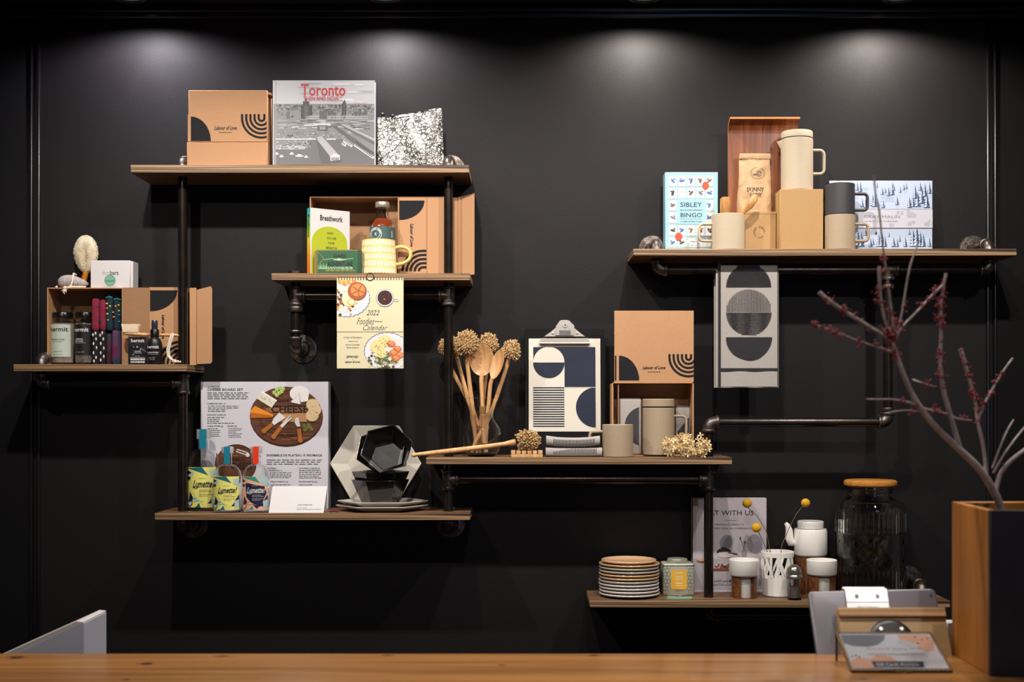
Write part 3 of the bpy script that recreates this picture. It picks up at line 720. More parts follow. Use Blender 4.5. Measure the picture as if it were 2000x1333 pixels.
for cx,cy in ((776,682),(768,690),(781,694),(773,700),(764,672)):
    clipdisc(cx,cy,8.5,pk,6,6.5,seg=12,y0=650); clipdisc(cx+1,cy-1,5.5,mat('prawn_light','e29a68',.5),7,4,seg=10,y0=650); m.line([(max(cx-5,660),cy+2),(min(cx+5,786),cy-2)],.9,br,8)
m.build('pages',t)
m=t.mb()
for i in range(24):
    x_=662+i*5.35
    if 716<x_<730: continue
    m.tube([(X(x_),0.004,Y(544)-.004),(X(x_),-.003,Y(545)-.002),(X(x_),-.003,Y(542.5)+.002),(X(x_),.004,Y(542.5)+.002)],0.0010,black,6)
P=[(X(723)+math.cos(a)*7*t.k,-0.002,Y(541)+math.sin(a)*7*t.k) for a in [i*2*PI/20 for i in range(21)]]; m.tube(P,.0012,black,8)
m.tube([(X(723),.004,Y(536)),(X(723),-.004,Y(535)),(X(723),-.0045,Y(533))],.0012,black,8)
m.build('wire_binding',t)
# ---------------- far left shelf ----------------
z=SH['S3']
t,X,Y,H=openbox('open_mailer_box','open brown cardboard mailer box holding salt jars and socks on the far left shelf',92,240,562,z,3.59,365,384,415,0.105)
m=t.mb(); m.box(X(240.5),0,0,X(292),0.003,H,cardin); m.box(X(292),0.0015,0,X(366),0.0045,H-.001,card); m.box(X(292),-.001,H-.008,X(350),.0015,H+.001,card)
m.y0=0.0012
m.flat([(X(293),Y(567))]+[(X(293)+(X(346)-X(293))*math.cos(PI/2*i/16),Y(567)-(Y(567)-Y(608))*math.sin(PI/2*i/16)) for i in range(17)],ink,2)
m.text(BRAND,316,615,322,662,black,3,0.02,0.3,rot=90); m.greek(308,625,309,650,9,ink,2,0.6,3,0)
for i in range(5):
    ro=(46-i*8)*t.k; ri=ro-4.5*t.k; cx,cz=X(355),Y(711)
    for q in range(16):
        a=PI/2+PI/2*q/16; b_=PI/2+PI/2*(q+1)/16
        m.flat([(cx+ro*math.cos(a),cz+ro*math.sin(a)),(cx+ro*math.cos(b_),cz+ro*math.sin(b_)),(cx+ri*math.cos(b_),cz+ri*math.sin(b_)),(cx+ri*math.cos(a),cz+ri*math.sin(a))],ink,2)
m.box(X(240.5),-0.001,0,X(250),0,Y(655),card)
m.build('lid',t)
m=t.mb(); m.box(X(366),0.012,-0.0,X(371),0.015,H-0.001,cardin); m.box(X(371),-0.004,0,X(384),0.0,H-0.001,card,.0006,1)
a,bq=X(384.5),X(416)
zs=[(a,0.0,0.003),(bq-.004,-0.010,0.0045),(bq,-0.011,0.010),(bq,-0.011,H-.004),(bq-.004,-.010,H+.003),(a,0.0,H-.006)]
m.add([(x,y,q) for x,y,q in zs]+[(x,y+.0028,q) for x,y,q in zs],[tuple(range(6)),tuple(range(11,5,-1))]+[(i,(i+1)%6,6+(i+1)%6,6+i) for i in range(6)],card)
m.build('side_flap',t)
boxtop=z+H
zi=z+0.0032
def jar(label,px,y0,rpx,lidpy,labm,txm,fill,lines,lx0,lx1,ly0,ly1,Zc):
    t=T('glass_jar',label,'jar',px,zi,Zc,None); k=t.k; m=t.mb(); X=m.X;Y=m.Y; r=rpx*k; top=Y(lidpy)
    m.lathe([(0.0001,.0),(r*.9,.0),(r,.005),(r,top*.80),(r*.88,top*.86),(r*.84,top*.88),(r*.84,top*.90),(r*.80,top*.90),(r*.80,top*.87),(r*.93,top*.79),(r*.955,.005),(0.0001,.004)],glass,seg=44); m.build('glass',t)
    m=t.mb(); m.lathe([(0.0001,.005),(r*.93,.0055),(r*.945,.01),(r*.945,top*.76),(r*.9,top*.79),(0.0001,top*.795)],fill,seg=36); m.build('salt',t)
    m=t.mb(); m.lathe([(r*.84,top*.905),(r*.88,top*.905),(r*.88,top*.99),(r*.85,top),(0.0001,top)],mat('black_lid','0d0c0d',.25),seg=40); m.build('lid',t)
    m=t.mb(); m.yf=lambda x,zz:-math.sqrt(max(1e-8,(r+.0004)**2-x*x))
    m.rect(lx0,ly0,lx1,ly1,labm,1)
    for s_,a,b2,c_,d,bo in lines: m.text(s_,a,b2,c_,d,txm,2,bo)
    m.build('label',t); return t
salt=mat('coarse_salt','bdb0a2',.7,var=.35,vscale=500,bump=.6,bscale=500); csalt=mat('charcoal_salt','a59a94',.7,col2='3a3534',vscale=420,bump=.6,bscale=500)
t1=jar('glass jar of pale salt with a light sage label, leftmost in the open box',122.5,562,22.5,611,mat('sage_label','b4bfb2',.5),black,salt,
 [('hermit',104,640,139,649,.035),('SEA SALT SOAK',107.5,663,134,666,.03),('with lavender',109.5,667.5,132,669.5,0),('NATURAL SALTS',112,687,130,688.7,.01),('NET 16 OZ / 454 G',112,693,131,694.6,0)],102.5,142,635,698,3.632)
t2=jar('glass jar of grey speckled salt with a black label, beside the socks',166,562,19.5,611,mat('black_label','151314',.45),white,csalt,
 [('hermit',148.5,641,178.5,649,.035),('CHARCOAL',152.5,662,169,665,.03),('SALT SOAK',152.5,666,169.5,669,.03),('with activated charcoal',151,670,173,671.6,0),('NET 16 OZ / 454 G',154,688,171,689.6,0)],147,183.5,635,694,3.635)
# socks
wine=mat('wine_knit','8a1f3c',.9,bump=.5,bscale=900,var=.25,vscale=60); navyk=mat('dark_teal_knit','0e2a33',.9,bump=.5,bscale=900); tealk=mat('teal_knit','1b6b7d',.9,bump=.5,bscale=900)
blk=mat('black_knit','131114',.95,bump=.5,bscale=900); plum=mat('plum_knit','6d2350',.9,bump=.5,bscale=900,col2='1f3f55',vscale=30); maroon=mat('maroon_knit','4b1226',.9,col2='1d2c38',vscale=25,bump=.5,bscale=900)
zs=zi
ZS=3.625
t=T('sock_pair','black socks with white dots, lower left of the sock stack','socks',194,zs,ZS,'socks in the open box')
def lob(m,x0,x1,y0,zlo,mm,yoff=0,dep=.03):
    a,b2=m.X(x0),m.X(x1); hi=m.Y(y0); m2=m
    prof=[(0,0),(.75,0.0),(.97,.05),(1,.15),(1,.85),(.93,.95),(.7,1.0),(0,1.0)]; cx=(a+b2)/2; w=(b2-a)/2; vs=[];fs=[];n=20
    for r_,q in prof:
        for j in range(n):
            an=2*PI*j/n; c_,s_=math.cos(an),math.sin(an); ex=.6
            sx=abs(c_)**ex*(1 if c_>0 else -1); sy=abs(s_)**ex*(1 if s_>0 else -1); wob=1+.06*noise.noise(Vector((an,q*5,x0)))
            vs.append((cx+w*r_*sx*wob,yoff+dep/2*r_*sy*wob,zlo+(hi-zlo)*q))
    for i in range(len(prof)-1):
        for j in range(n): fs.append((i*n+j,i*n+(j+1)%n,(i+1)*n+(j+1)%n,(i+1)*n+j))
    m.add(vs,fs,mm)
def dots(m,x0,x1,y0,y1,n,cols,r,asp,yo,seed,grid=None):
    R=random.Random(seed)
    L_=grid or [(R.uniform(x0,x1),R.uniform(y0,y1)) for _ in range(n)]
    for i,(a,b2) in enumerate(L_): m.ball((m.X(a),yo,m.Y(b2)),r,cols[i%len(cols)],8,(1,.45,asp))
m=t.mb(); lob(m,182,195.5,647,0,blk); lob(m,195.5,208.5,647,0,blk)
dots(m,0,0,0,0,0,[white],.0024,2.0,-.0152,1,[(185,655),(191,663),(186,672),(192,680),(186,690),(191,699),(187,706),(199,656),(205,663),(200,672),(206,681),(200,690),(206,697),(200,704),(190,652),(203,651)])
m.build('knit',t)
t=T('sock_pair','maroon and teal socks, lower right of the sock stack','socks',224,zs,ZS,'socks in the open box')
m=t.mb(); lob(m,209,219.5,652,0,maroon,.004); lob(m,220,238.5,645,0,plum); m.build('knit',t)
zu=zs+(EYE+(VY-647)/F*ZS-zs)+.001
t=T('sock_pair','crimson socks with dark patches, upper left of the sock stack','socks',198,zu,ZS,'socks in the open box')
m=t.mb(); lob(m,181,196.5,584,0,wine); lob(m,197,209,586,0,wine)
m.ball((m.X(191),-.0125,m.Y(600)),.005,navyk,10,(1.5,.6,.5)); m.ball((m.X(200),-.0125,m.Y(628)),.005,navyk,10,(1.2,.6,1.6)); m.build('knit',t)
t=T('sock_pair','dark teal socks with coloured dots, upper right of the sock stack','socks',224,zu,ZS,'socks in the open box')
m=t.mb(); lob(m,209.5,223,581,0,navyk); lob(m,224,238.5,584,0,navyk)
m.tube([(m.X(210),-.012,m.Y(583)),(m.X(216),-.015,m.Y(581)),(m.X(222),-.012,m.Y(583))],.003,tealk,8); m.tube([(m.X(225),-.012,m.Y(586)),(m.X(232),-.015,m.Y(584.5)),(m.X(238),-.012,m.Y(587))],.003,tealk,8)
cols=[mat('dot_yellow','e3d43a',.8),mat('dot_coral','e27b52',.8),mat('dot_lime','b9d24a',.8),mat('dot_coral','e27b52',.8),mat('dot_blue','2f7fd0',.8)]
dots(m,0,0,0,0,0,cols,.0032,.8,-.0155,2,[(212,594),(212.5,603),(213,614),(214,626),(236,616),(218,599),(229,599),(235.5,608),(225.5,620),(236,629),(235,597),(224,611)])
m.build('knit',t)
# little black soap box
z3=SH['S3']
t=T('soap_box','small black marbled soap carton under the bath brush, left of the spray bottle','box',269,z3,3.534)
m=t.mb(); X=m.X;Y=m.Y; bm_=mat('black_marble','100f11',.35,col2='2b292d',vscale=60)
m.box(X(250.5),0,0,X(286),.03,Y(658),bm_,.0006,1)
m.text('hermit',256,662,282,669,white,1,.035); m.disc(268,678,1.6,white,1,ry=1.2); m.disc(261,678,.8,white,1); m.disc(274.5,683,1,white,1); m.disc(260,693,.8,white,1)
m.line([(275,680),(286,688)],.5,lgrey,1); m.text('CLAY BAR',263,685.5,275,688,white,1,.03); m.text('ACTIVATED CHARCOAL',261,689,277,690.5,white,1); m.text('3.5 OZ',264,695,273,696.6,white,1)
m.rect(254.5,698.5,283.5,699.2,lgrey,1); m.greek(255,700,283.5,704.5,1,white,1,.8,3,0); m.greek(255,705.5,283.5,709.5,1,white,1,.7,4,0)
m.build('carton',t)
t=T('spray_bottle','matte black spray bottle with dark cap between soap carton and rope loop','bottle',302,z3,3.533)
m=t.mb(); k=t.k; X=m.X;Y=m.Y; mb_=mat('matte_black_glass','161518',.38); r=14.2*k
m.lathe([(0.0001,0),(r-.002,0),(r,.003),(r,Y(675)),(r*.93,Y(668)),(r*.75,Y(662)),(r*.5,Y(659)),(r*.45,Y(657)),(.0001,Y(657))],mb_,seg=44); m.build('body',t)
m=t.mb(); m.yf=lambda x,zz:-math.sqrt(max(1e-8,(r+.0003)**2-x*x))
m.text('hermit',290.5,675,313,681.5,white,1,.035); m.text('CLEANSE FACE MIST',290,688,313,690.5,white,1,.02); m.text('with green tea',292,692,312,693.8,white,1); m.text('60 ML',295,698.7,307,700,white,1); m.text('2 FL OZ',296,702,306,703.4,white,1); m.build('lettering',t)
m=t.mb(); m.lathe([(8*k,Y(659)),(8.5*k,Y(658.5)),(8.5*k,Y(645)),(7.8*k,Y(644)),(.0001,Y(644))],mat('black_lid','0d0c0d',.25),seg=32)
m.build('collar',t)
m=t.mb(); m.lathe([(6*k,Y(644)),(6*k,Y(628)),(5.2*k,Y(626)),(.0001,Y(625.5))],mat('smoky_cap','2a2e38',.12,coat=.6),seg=28); m.build('cap',t)
# bath brush resting on soap carton
zb=z3+(EYE+(VY-658)/F*3.534-z3)
t=T('bath_brush','light wooden bath brush with pale bristles and rope loop lying on the black soap carton','brush',290,zb,3.546)
m=t.mb(); X=m.X;Y=m.Y; k=t.k
m.tube([(X(241),0,.0115),(X(244),0,.0100),(X(262),0,.0090),(X(276),0,.0065),(X(300),.014,.0062),(X(325),.010,.0058),(X(344),.002,.0046),(X(349),0,.0042)],[.0015,.0048,.0062,.0052,.0040,.0043,.0043,.002],palewood,14); m.build('handle',t,60)
m=t.mb(); bri=mat('pale_bristle','f0dcc0',.8)
R=random.Random(2)
for i in range(15):
    for j in range(4):
        bx=X(242+i*1.95); by=-.006+j*.004; q=(i-7)/7
        m.tube([(bx,by,.013),(bx+q*.003,by*1.4,Y(634)+R.uniform(-.001,.001))],[.0012,.0023],bri,6)
m.build('bristles',t)
m=t.mb(); rope=mat('cotton_rope','d9ccb8',.9,bump=.8,bscale=500)
P=[(X(341),-.002,.005),(X(338.5),-.010,.0085),(X(337),-.013,.0035),(X(333),-.016,-.015),(X(330),-.018,-.035),(X(331),-.019,-.052),(X(337),-.020,-.063),(X(345),-.021,-.066)]
m.tube(P,.0028,rope,8); m.tube([(a+.004,b2+.003,c_-.001) for a,b2,c_ in P[1:]],.0028,rope,8)
for q in range(7): m.ball((X(342+q*2.3),-.021,-.0690+ .0015*math.sin(q*2)),.0035,rope,8,(1,.8,.8),.2)
m.build('rope_loop',t,60)
# on top of the open box
t=T('pumice_stone','grey pumice foot stone with a knotted white cord on top of the open box','pumice stone',143,boxtop,3.63)
m=t.mb(); X=m.X;Y=m.Y; pum=mat('pumice','b3a8a4',.95,var=.3,vscale=200,bump=1,bscale=260)
vs=[];fs=[];n=28;h=16
for i in range(h+1):
    tt=PI*i/h
    for j in range(n):
        a=2*PI*j/n; dx=-math.cos(tt); rr=math.sin(tt)*(1-.36*dx); d=Vector((dx,rr*math.cos(a),rr*math.sin(a)))
        q=1+.03*noise.noise(d*5)
        vs.append((X(143)+dx*30*t.k*q, rr*math.cos(a)*.019, 0.0192+rr*math.sin(a)*.0192*q-max(0,dx)*.006))
for i in range(h):
    for j in range(n): fs.append((i*n+j,i*n+(j+1)%n,(i+1)*n+(j+1)%n,(i+1)*n+j))
m.add(vs,fs,pum); m.build('stone',t,60)
m=t.mb()
m.tube([(X(146),.01,.041),(X(145),-.004,.0425),(X(146.5),-.016,.034),(X(147),-.022,.020),(X(145),-.0245,.008),(X(141),-.0262,.001),(X(137),-.034,-.001)],.0030,rope,8)
m.tube([(X(170),-.012,.004),(X(160),-.020,.0035),(X(148),-.025,.0035),(X(140),-.031,.001)],.0028,rope,8)
R=random.Random(9)
m.ball((X(137),-.035,-.001),.006,rope,12,(1.2,.9,1),.3)
for i in range(22):
    a=R.uniform(-2.9,-.3); L_=R.uniform(.008,.017); m.tube([(X(136),-.036,-.003),(X(136)+math.cos(a)*L_*.8,-.041+R.uniform(-.003,.003),-.003+math.sin(a)*L_)],[.0016,.0007],rope,5)
m.build('cord',t,60)
m=t.mb(); m.tube([(X(114),-.010,.006),(X(113),-.016,.003),(X(116),-.019,.002)],.0026,rope,8); m.build('cord_end',t,60)
t=T('sisal_brush','round natural fibre brush with orange wooden handle standing behind the pumice stone','brush',163,boxtop,3.665)
m=t.mb(); X=m.X;Y=m.Y; fb=mat('sisal_fur','ddd0b4',1,col2='c4b18a',vscale=60,bump=1,bscale=500,sheen=.4)
vs=[];fs=[];n=36;h=24
for i in range(h+1):
    tt=PI*i/h
    for j in range(n):
        a=2*PI*j/n; q=math.cos(tt); rad=math.sin(tt)
        wx=24*t.k*(1 if q>0 else 1+.28*q); wz=37*t.k
        x=rad*math.cos(a)*wx; y=rad*math.sin(a)*.017
        if rad*math.sin(a)<0: y*=(1-.75*math.exp(-((rad*math.cos(a))/.16)**2)*max(0,1-((q+.15)/.75)**2))
        f=1+.05*noise.noise(Vector((x*300,y*300,q*12)))
        vs.append((X(168)+x*f+ -0.003*q*0, y*f, Y(497)+q*wz*f))
for i in range(h):
    for j in range(n): fs.append((i*n+j,i*n+(j+1)%n,(i+1)*n+(j+1)%n,(i+1)*n+j))
m.add(vs,fs,fb)
R=random.Random(4)
for i in range(420):
    a=R.uniform(0,2*PI); q=R.uniform(-1,1); rad=math.sqrt(1-q*q); wx=24*t.k*(1 if q>0 else 1+.28*q)
    x=rad*math.cos(a)*wx; y=-abs(rad*math.sin(a))*.015; zz=q*37*t.k
    p=Vector((X(168)+x,y,Y(497)+zz)); d=Vector((x*.8+R.uniform(-.006,.006),y*.6-.001,zz*.5+R.uniform(-.006,.006))).normalized()
    m.tube([p,p+d*.002],[.0011,.0006],fb,4)
m.build('fibre_head',t,70)
m=t.mb(); amb=grain('amber_wood','b06410','e8962a',(60,60,8),.35,1.2,coat=.4)
m.tube([(X(168),0,Y(529)),(X(167),0,Y(536)),(X(164),0,Y(546)),(X(163),0,0.0)],[.0085,.0080,.0085,.009],amb,18); m.build('handle',t)
t=T('soap_gift_box','white soap gift box with a round green seal on top of the open box','box',177,boxtop,3.60)
m=t.mb(); X=m.X;Y=m.Y; wb=mat('white_box_card','d9d3d2',.5)
m.box(0,0,0,X(254),.055,Y(509),wb,.0008,1); m.build('lid',t)
m=t.mb(); m.box(X(254.2),.004,0,X(259),.053,Y(510.5),wb,.0006,1); m.build('sleeve_side',t)
m=t.mb(); m.text('dars',200,529,215,537,mat('thin_grey_ink','8a8a8c',.6),1,-.01); m.text('bars',215.5,528.5,231.5,537.5,black,1,.01)
m.text('HANDMADE SOAP',202,559,228,561,mat('thin_grey_ink','8a8a8c',.6),1)
m.disc(215,548,11.2,mat('green_seal','7fb096',.45),2,ry=11.2); m.ring(215,548,9.6,10.1,mat('seal_line','4f7f68',.5),3,0,360,26); m.text('natural',207,545.5,223,551,mat('seal_line','4f7f68',.5),3,.02); m.build('printed_seal',t)

# ---------------- cheese board / bottle shelf ----------------
z=SH['S4']
t=T('cheese_board_set_box','tall white box printed with a round cheese board behind the clear bottles','box',392,z,3.645)
m=t.mb(); X=m.X;Y=m.Y; wb2=mat('box_print_white','cfcad2',.35,coat=.2)
m.box(0,0,0,X(641),.048,Y(746),wb2,.0006,1)
tx=mat('print_text','2e2b33',.5); wd1=mat('board_brown','5c3623',.45);wd2=mat('board_light','8d5a36',.45);wd3=mat('board_dark','351b10',.45)
m.text('5 PIECE',406,754,428,756.5,tx,1); m.text('CHEESE BOARD SET',405,759,475,764,tx,1,.04)
m.greek(405,766,489,781,4,tx,1,.4,3,.1)
m.text('CHEESE BOARD (1)',405,787.5,441,791,tx,1,.03); m.greek(406,792,477,806,4,tx,1,.35,4,.6)
m.text('POINTED KNIFE (2)',405,809.5,441,813,tx,1,.03); m.greek(405,814,458,829,4,tx,1,.35,5,.6)
m.text('WIDE KNIFE (3)',405,831.5,436,835,tx,1,.03); m.text('FORK (4)',444.5,831.5,463,835,tx,1,.03); m.greek(406,836,438,854,5,tx,1,.35,6,.5); m.greek(446,836,478,856,6,tx,1,.35,7,.5)
m.text('ENSEMBLE DE PLATEAU À FROMAGE',521,886.5,629,892,tx,1,.035); m.greek(521,897,631,909,3,tx,1,.35,8,.1)
m.text('PLATEAU',521,914,540,917,tx,1,.03); m.text('À FROMAGE (1)',521,918,552,921.5,tx,1,.03); m.text('COUTEAU LARGE (3)',584,914,625,918,tx,1,.03)
m.greek(521,922,574,935,4,tx,1,.35,9,.2); m.greek(584,918,632,936,5,tx,1,.35,10,.2)
m.text('COUTEAU POINTU (2)',521,940,563,944,tx,1,.03); m.text('FOURCHETTE (4)',584,940,619,944,tx,1,.03); m.greek(521,946,577,952,2,tx,1,.4,11); m.greek(584,946,615,952,2,tx,1,.4,12)
m.disc(559.5,815,71.5,wd3,1,58.5); m.disc(559,812.5,71,wd1,2,57); 
R=random.Random(8)
for i in range(60):
    y_=R.uniform(762,864); hw=70*math.sqrt(max(0,1-((y_-812.5)/57)**2)); a=R.uniform(-hw,hw*.6); b2=min(hw*.97,a+R.uniform(10,50)); m.rect(559+a,y_,559+b2,y_+R.uniform(.5,1.2),[wd3,wd2][i%2],3)
m.ring(559,812,50,51.5,wd3,4,0,360,60,.78); m.ring(559,812,54,54.8,wd3,4,0,360,60,.78)
m.pp([(519,797),(600,795),(600,812),(519,809)],wd2,4); m.pp([(545,810),(596,806),(600,824),(545,824)],mat('board_pale','b98a5c',.5),4)
m.rect(519,794,601,795.3,wd3,5); m.rect(519,806,601,807,wd3,5)
m.text('Gourmet',539,777,566,786,wd3,6,.02,.3); m.text('CHEESE',530,792,602,807,mat('burnt_letter','1c0f0a',.5),6,.05); m.text('EST. STREET',548,848,576,852,wd3,6,.02)
rind=mat('white_cheese','e9e5e2',.5);blue=mat('blue_cheese','d8d2bb',.5);ched=mat('cheddar','e08a22',.5);ched2=mat('cheddar_dark','b0600f',.5)
m.pp([(512,764),(541,782),(531,797),(502,779)],blue,7); m.pp([(512,764),(541,782),(541,785),(510,768)],rind,8)
for i in range(12): m.disc(520+R.uniform(-12,14),781+R.uniform(-7,9),.8,grey,8)
for a,b2 in ((536,767),(541,761),(545,768),(550,765),(548,758),(541,772),(553,760)): m.disc(a,b2,4,mat('grape','9fb560',.5),7+(a%2)); m.disc(a-1,b2-1,1.3,mat('grape_light','cfd99a',.5),9)
m.disc(585,769,19,rind,7,15); m.pp([(568,785),(585,768),(588,790)],lgrey,8); m.pp([(568,786),(584,770),(586,790)],rind,9); m.pp([(586,768),(604,764),(602,784),(588,786)],rind,8)
m.pp([(498,793),(535,811),(531,816),(490,817),(489,803)],ched,7); m.pp([(489,806),(531,812),(531,816),(490,817)],ched2,8)
for a,b2,r_ in ((611,791,13),(615,801,13),(610,812,13)): m.disc(a,b2,r_,mat('cracker_edge','c9a476',.5),8,r_*.9); m.disc(a,b2,r_-1,mat('cracker','dcc096',.5),9,(r_-1)*.9)
for i in range(24): m.disc(612+R.uniform(-9,9),805+R.uniform(-14,14),.6,wd2,10)
for a,b2 in ((594,832),(600,836),(596,840),(606,834),(603,830),(609,839)): m.disc(a,b2,3.6,mat('olive','6d6a2e',.5),8)
hd=mat('olive_wood','a8642f',.4);hd2=mat('olive_wood_dark','6b3817',.4); kn=mat('knife_steel','d7d3d0',.3)
def knife(a,b2,blade):
    m.line([a,b2],10,hd2,9); m.line([a,b2],7,hd,10); m.disc(a[0],a[1],6.2,hd2,9); m.disc(a[0],a[1],4.6,hd,10)
    m.pp(blade,kn,10)
knife((516,842),(532,829),[(531,826),(536,831),(558,816),(546,806),(535,817)])
knife((535,853),(549,835),[(547,832),(552,836),(563,824),(571,817),(570,815),(560,822),(569,812),(567,811),(553,826)])
knife((587,860),(584,838),[(581,834),(587,833),(583,815),(577,817),(576,826)])
# second board, lower left
m.ring(462,905,0,40,wd1,4,0,360,50,.92); m.ring(462,905,38,40,wd3,5,0,360,50,.92); m.ring(462,905,27,28,wd3,5,0,360,50,.92)
for i in range(26): 
    y_=R.uniform(872,900); hw=38*math.sqrt(max(0,1-((y_-905)/37)**2)); m.rect(462-hw*R.random(),y_,462+hw*R.random(),y_+.7,[wd3,wd2][i%2],6)
m.text('Gourmet',448,893,469,901,wd3,7,.02,.3); m.text('CHEESE',452,903,490,917,mat('burnt_letter','1c0f0a',.5),7,.05)
m.line([(463,878),(485,885)],2,kn,7); m.line([(461,882),(482,889)],2,kn,7); m.disc(484,889,4,kn,8)
m.build('printed_box',t)
def bottle(label,px,rx,top,Zc,ry,glsc,capm,labels,sh):
    t=T('glass_bottle',label,'bottle',px,z,Zc,None); k=t.k; m=t.mb(); X=m.X;Y=m.Y; r=rx*k; H=Y(top); sy=ry/r
    ys,yn=sh   # shoulder start, neck start (photo rows)
    nr=11.5*k if rx>30 else 9.5*k
    o=[(0.0001,.0),(r*.9,.0),(r,.006),(r,Y(ys))]
    zsn=Y(yn)-Y(ys)
    for i in range(1,9):
        a=PI/2*i/8; o.append((nr+(r-nr)*math.cos(a),Y(ys)+zsn*math.sin(a)))
    o+=[(nr*.95,Y(yn)+.004),(nr*.95,H*.93)]
    inn=[(max(.0001,a_-.0024),(q if i>1 else .007)) for i,(a_,q) in enumerate(o)]
    m.lathe(o+inn[::-1],glass,seg=48,sy=sy); m.build('glass',t)
    m=t.mb(); m.lathe([(nr*.98,Y(top+ (19 if rx>30 else 13))),(nr*1.22,Y(top+(18.5 if rx>30 else 12.5))),(nr*1.22,Y(top+1)),(nr*1.15,Y(top)),(0.0001,Y(top))],mat('clear_stopper','a9a8a4',.15,coat=.5),seg=32); m.build('stopper',t)
    m=t.mb(); m.box(-nr*.45,-nr*1.25-.0006,Y(yn-2),nr*.75,-nr*1.25,H+.0004,capm); m.box(-nr*.45,-nr*1.25,H,nr*.75,nr*.8,H+.0006,capm); m.build('paper_seal',t)
    m=t.mb(); R_=r+.0004
    m.yf=lambda x,zz:-sy*math.sqrt(max(1e-8,R_**2-x*x))
    labels(m); m.build('label',t); return t
teal=mat('seal_teal','14778f',.4);orr=mat('seal_orange','dd3a1e',.4)
ly=mat('label_yellow','e3dc74',.5);lt_=mat('label_teal','0f5f68',.5);ln=mat('label_navy','1d1838',.5);lb_=mat('label_pale_blue','a8c3c4',.5);lp=mat('label_peach','e6ae8e',.5);lr=mat('label_red','cf4a2a',.5);lg2=mat('label_green','2b8f78',.5)
def lum(cx,x0,x1,y0,y1,pal):
    bg,c1,c2,c3,txm,big=pal
    def f(m):
        w=x1-x0;h=y1-y0; q=lambda a,b2:(x0+a*w,y0+b2*h)
        m.rect(x0,y0,x1,y1,bg,1)
        m.pp([q(0,.02),q(.55,0),q(.75,.2),q(.45,.12)],c1,2); m.pp([q(0,.08),q(.16,.13),q(.2,.2),q(0,.17)],c2,2); m.pp([q(0,.22),q(.14,.26),q(.08,.33),q(0,.3)],c2,2)
        m.pp([q(.02,.20),q(.25,.1),q(.2,.16),q(.24,.22),q(0,.24)],c3,3)
        m.pp([q(.62,0),q(1,0),q(1,.26),q(.8,.22)],lb_ if bg!=ly else bg,2); m.pp([q(.78,.08),q(1,.05),q(1,.3),q(.85,.24)],lb_,3)
        m.pp([q(.15,.18),q(.9,.3),q(.97,.5),q(.8,.85),q(.62,.97),q(.2,.62)],big,3)
        m.pp([q(.1,.6),q(.22,.75),q(.18,.95),q(.02,.95)],c2,2); m.pp([q(.8,.85),q(1,.55),q(1,.9),q(.7,.9)],c2,2)
        m.pp([q(.22,.72),q(.5,.82),q(.24,.86)],c3,4); m.pp([q(.3,1),q(.45,.88),q(.5,1)],c1,4); m.pp([q(.85,.75),q(1,.7),q(1,.92),q(.86,.95)],lb_,4)
        m.pp([q(0,.82),q(.1,.85),q(.2,.82),q(.2,.92),q(.1,.99),q(0,.92)],lt_ if bg==ly else lr,5); m.pp([q(.03,.85),q(.1,.88),q(.17,.85),q(.17,.91),q(.1,.96),q(.03,.91)],white,6)
        m.text('Lumette!' ,x0+w*.22,y0+h*.32,x0+w*.95,y0+h*.50,txm,6,.02,.45); m.line([q(.22,.50),q(.33,.53),q(.45,.49)],.9,txm,6)
        m.text('LONDON DRY',x0+w*.44,y0+h*.265,x0+w*.68,y0+h*.285,txm,6)
        m.text('NON-ALCOHOLIC',x0+w*.45,y0+h*.55,x0+w*.78,y0+h*.575,txm,6); m.text('BOTANICAL SPIRIT',x0+w*.45,y0+h*.59,x0+w*.88,y0+h*.615,txm,6)
        m.text('SPIRITUEUX VEGETAL',x0+w*.45,y0+h*.66,x0+w*.9,y0+h*.685,txm,6); m.text('SANS ALCOOL',x0+w*.45,y0+h*.70,x0+w*.75,y0+h*.725,txm,6); m.text('0%',x0+w*.24,y0+h*.75,x0+w*.33,y0+h*.8,dgrey,6); m.text('375 ML',x0+w*.48,y0+h*.84,x0+w*.62,y0+h*.86,txm,6)
    return f
P1=(ly,lt_,ln,lb_,ln,ly); P2=(lp,lg2,ln,lp,white,ln)
bottle('tall clear bottle with teal seal and yellow label, leftmost beside the iron post',398,31.5,839,3.603,.034,0,teal,lum(398,370,426,912,990,P1),(906,878))
bottle('short clear bottle with teal seal and yellow label, middle of the three bottles',444.5,28,873,3.547,.034,0,teal,lum(444,420,469.5,930,994,P1),(934,908))
bottle('short clear bottle with orange seal and navy and peach label beside the tent card',500.5,27,873,3.547,.034,0,orr,lum(500,476,525,930,994,P2),(934,908))
# tent card (its code square is left out)
t=T('tent_card','small folded white tent card in front of the cheese board box','card',524.5,z,3.520)
m=t.mb(); X=m.X;Y=m.Y; H=Y(951.5)
tw=mat('tent_card_white','d8d5d5',.5)
x0,x1=0,X(632)
m.hexa([(x0,0,0),(x1,0,0),(x1,.0008,0),(x0,.0008,0),(x0+.006,.028,H),(x1+.006,.028,H),(x1+.006,.029,H-.001),(x0+.006,.029,H-.001)],tw)
m.hexa([(x0,.056,0),(x1,.056,0),(x1,.0568,0),(x0,.0568,0),(x0+.006,.029,H),(x1+.006,.029,H),(x1+.006,.030,H),(x0+.006,.030,H)],tw)
m.yf=lambda x,zz:.028*zz/H-.0003
m.text('SCAN THE QR CODE',581,986,609,988.3,tx,1,.01); m.text('to learn more',579,991,599,993,grey,1); m.text('ABOUT THE PRODUCTS ON DISPLAY',579,994.5,627,996.5,grey,1)
m.build('card',t)
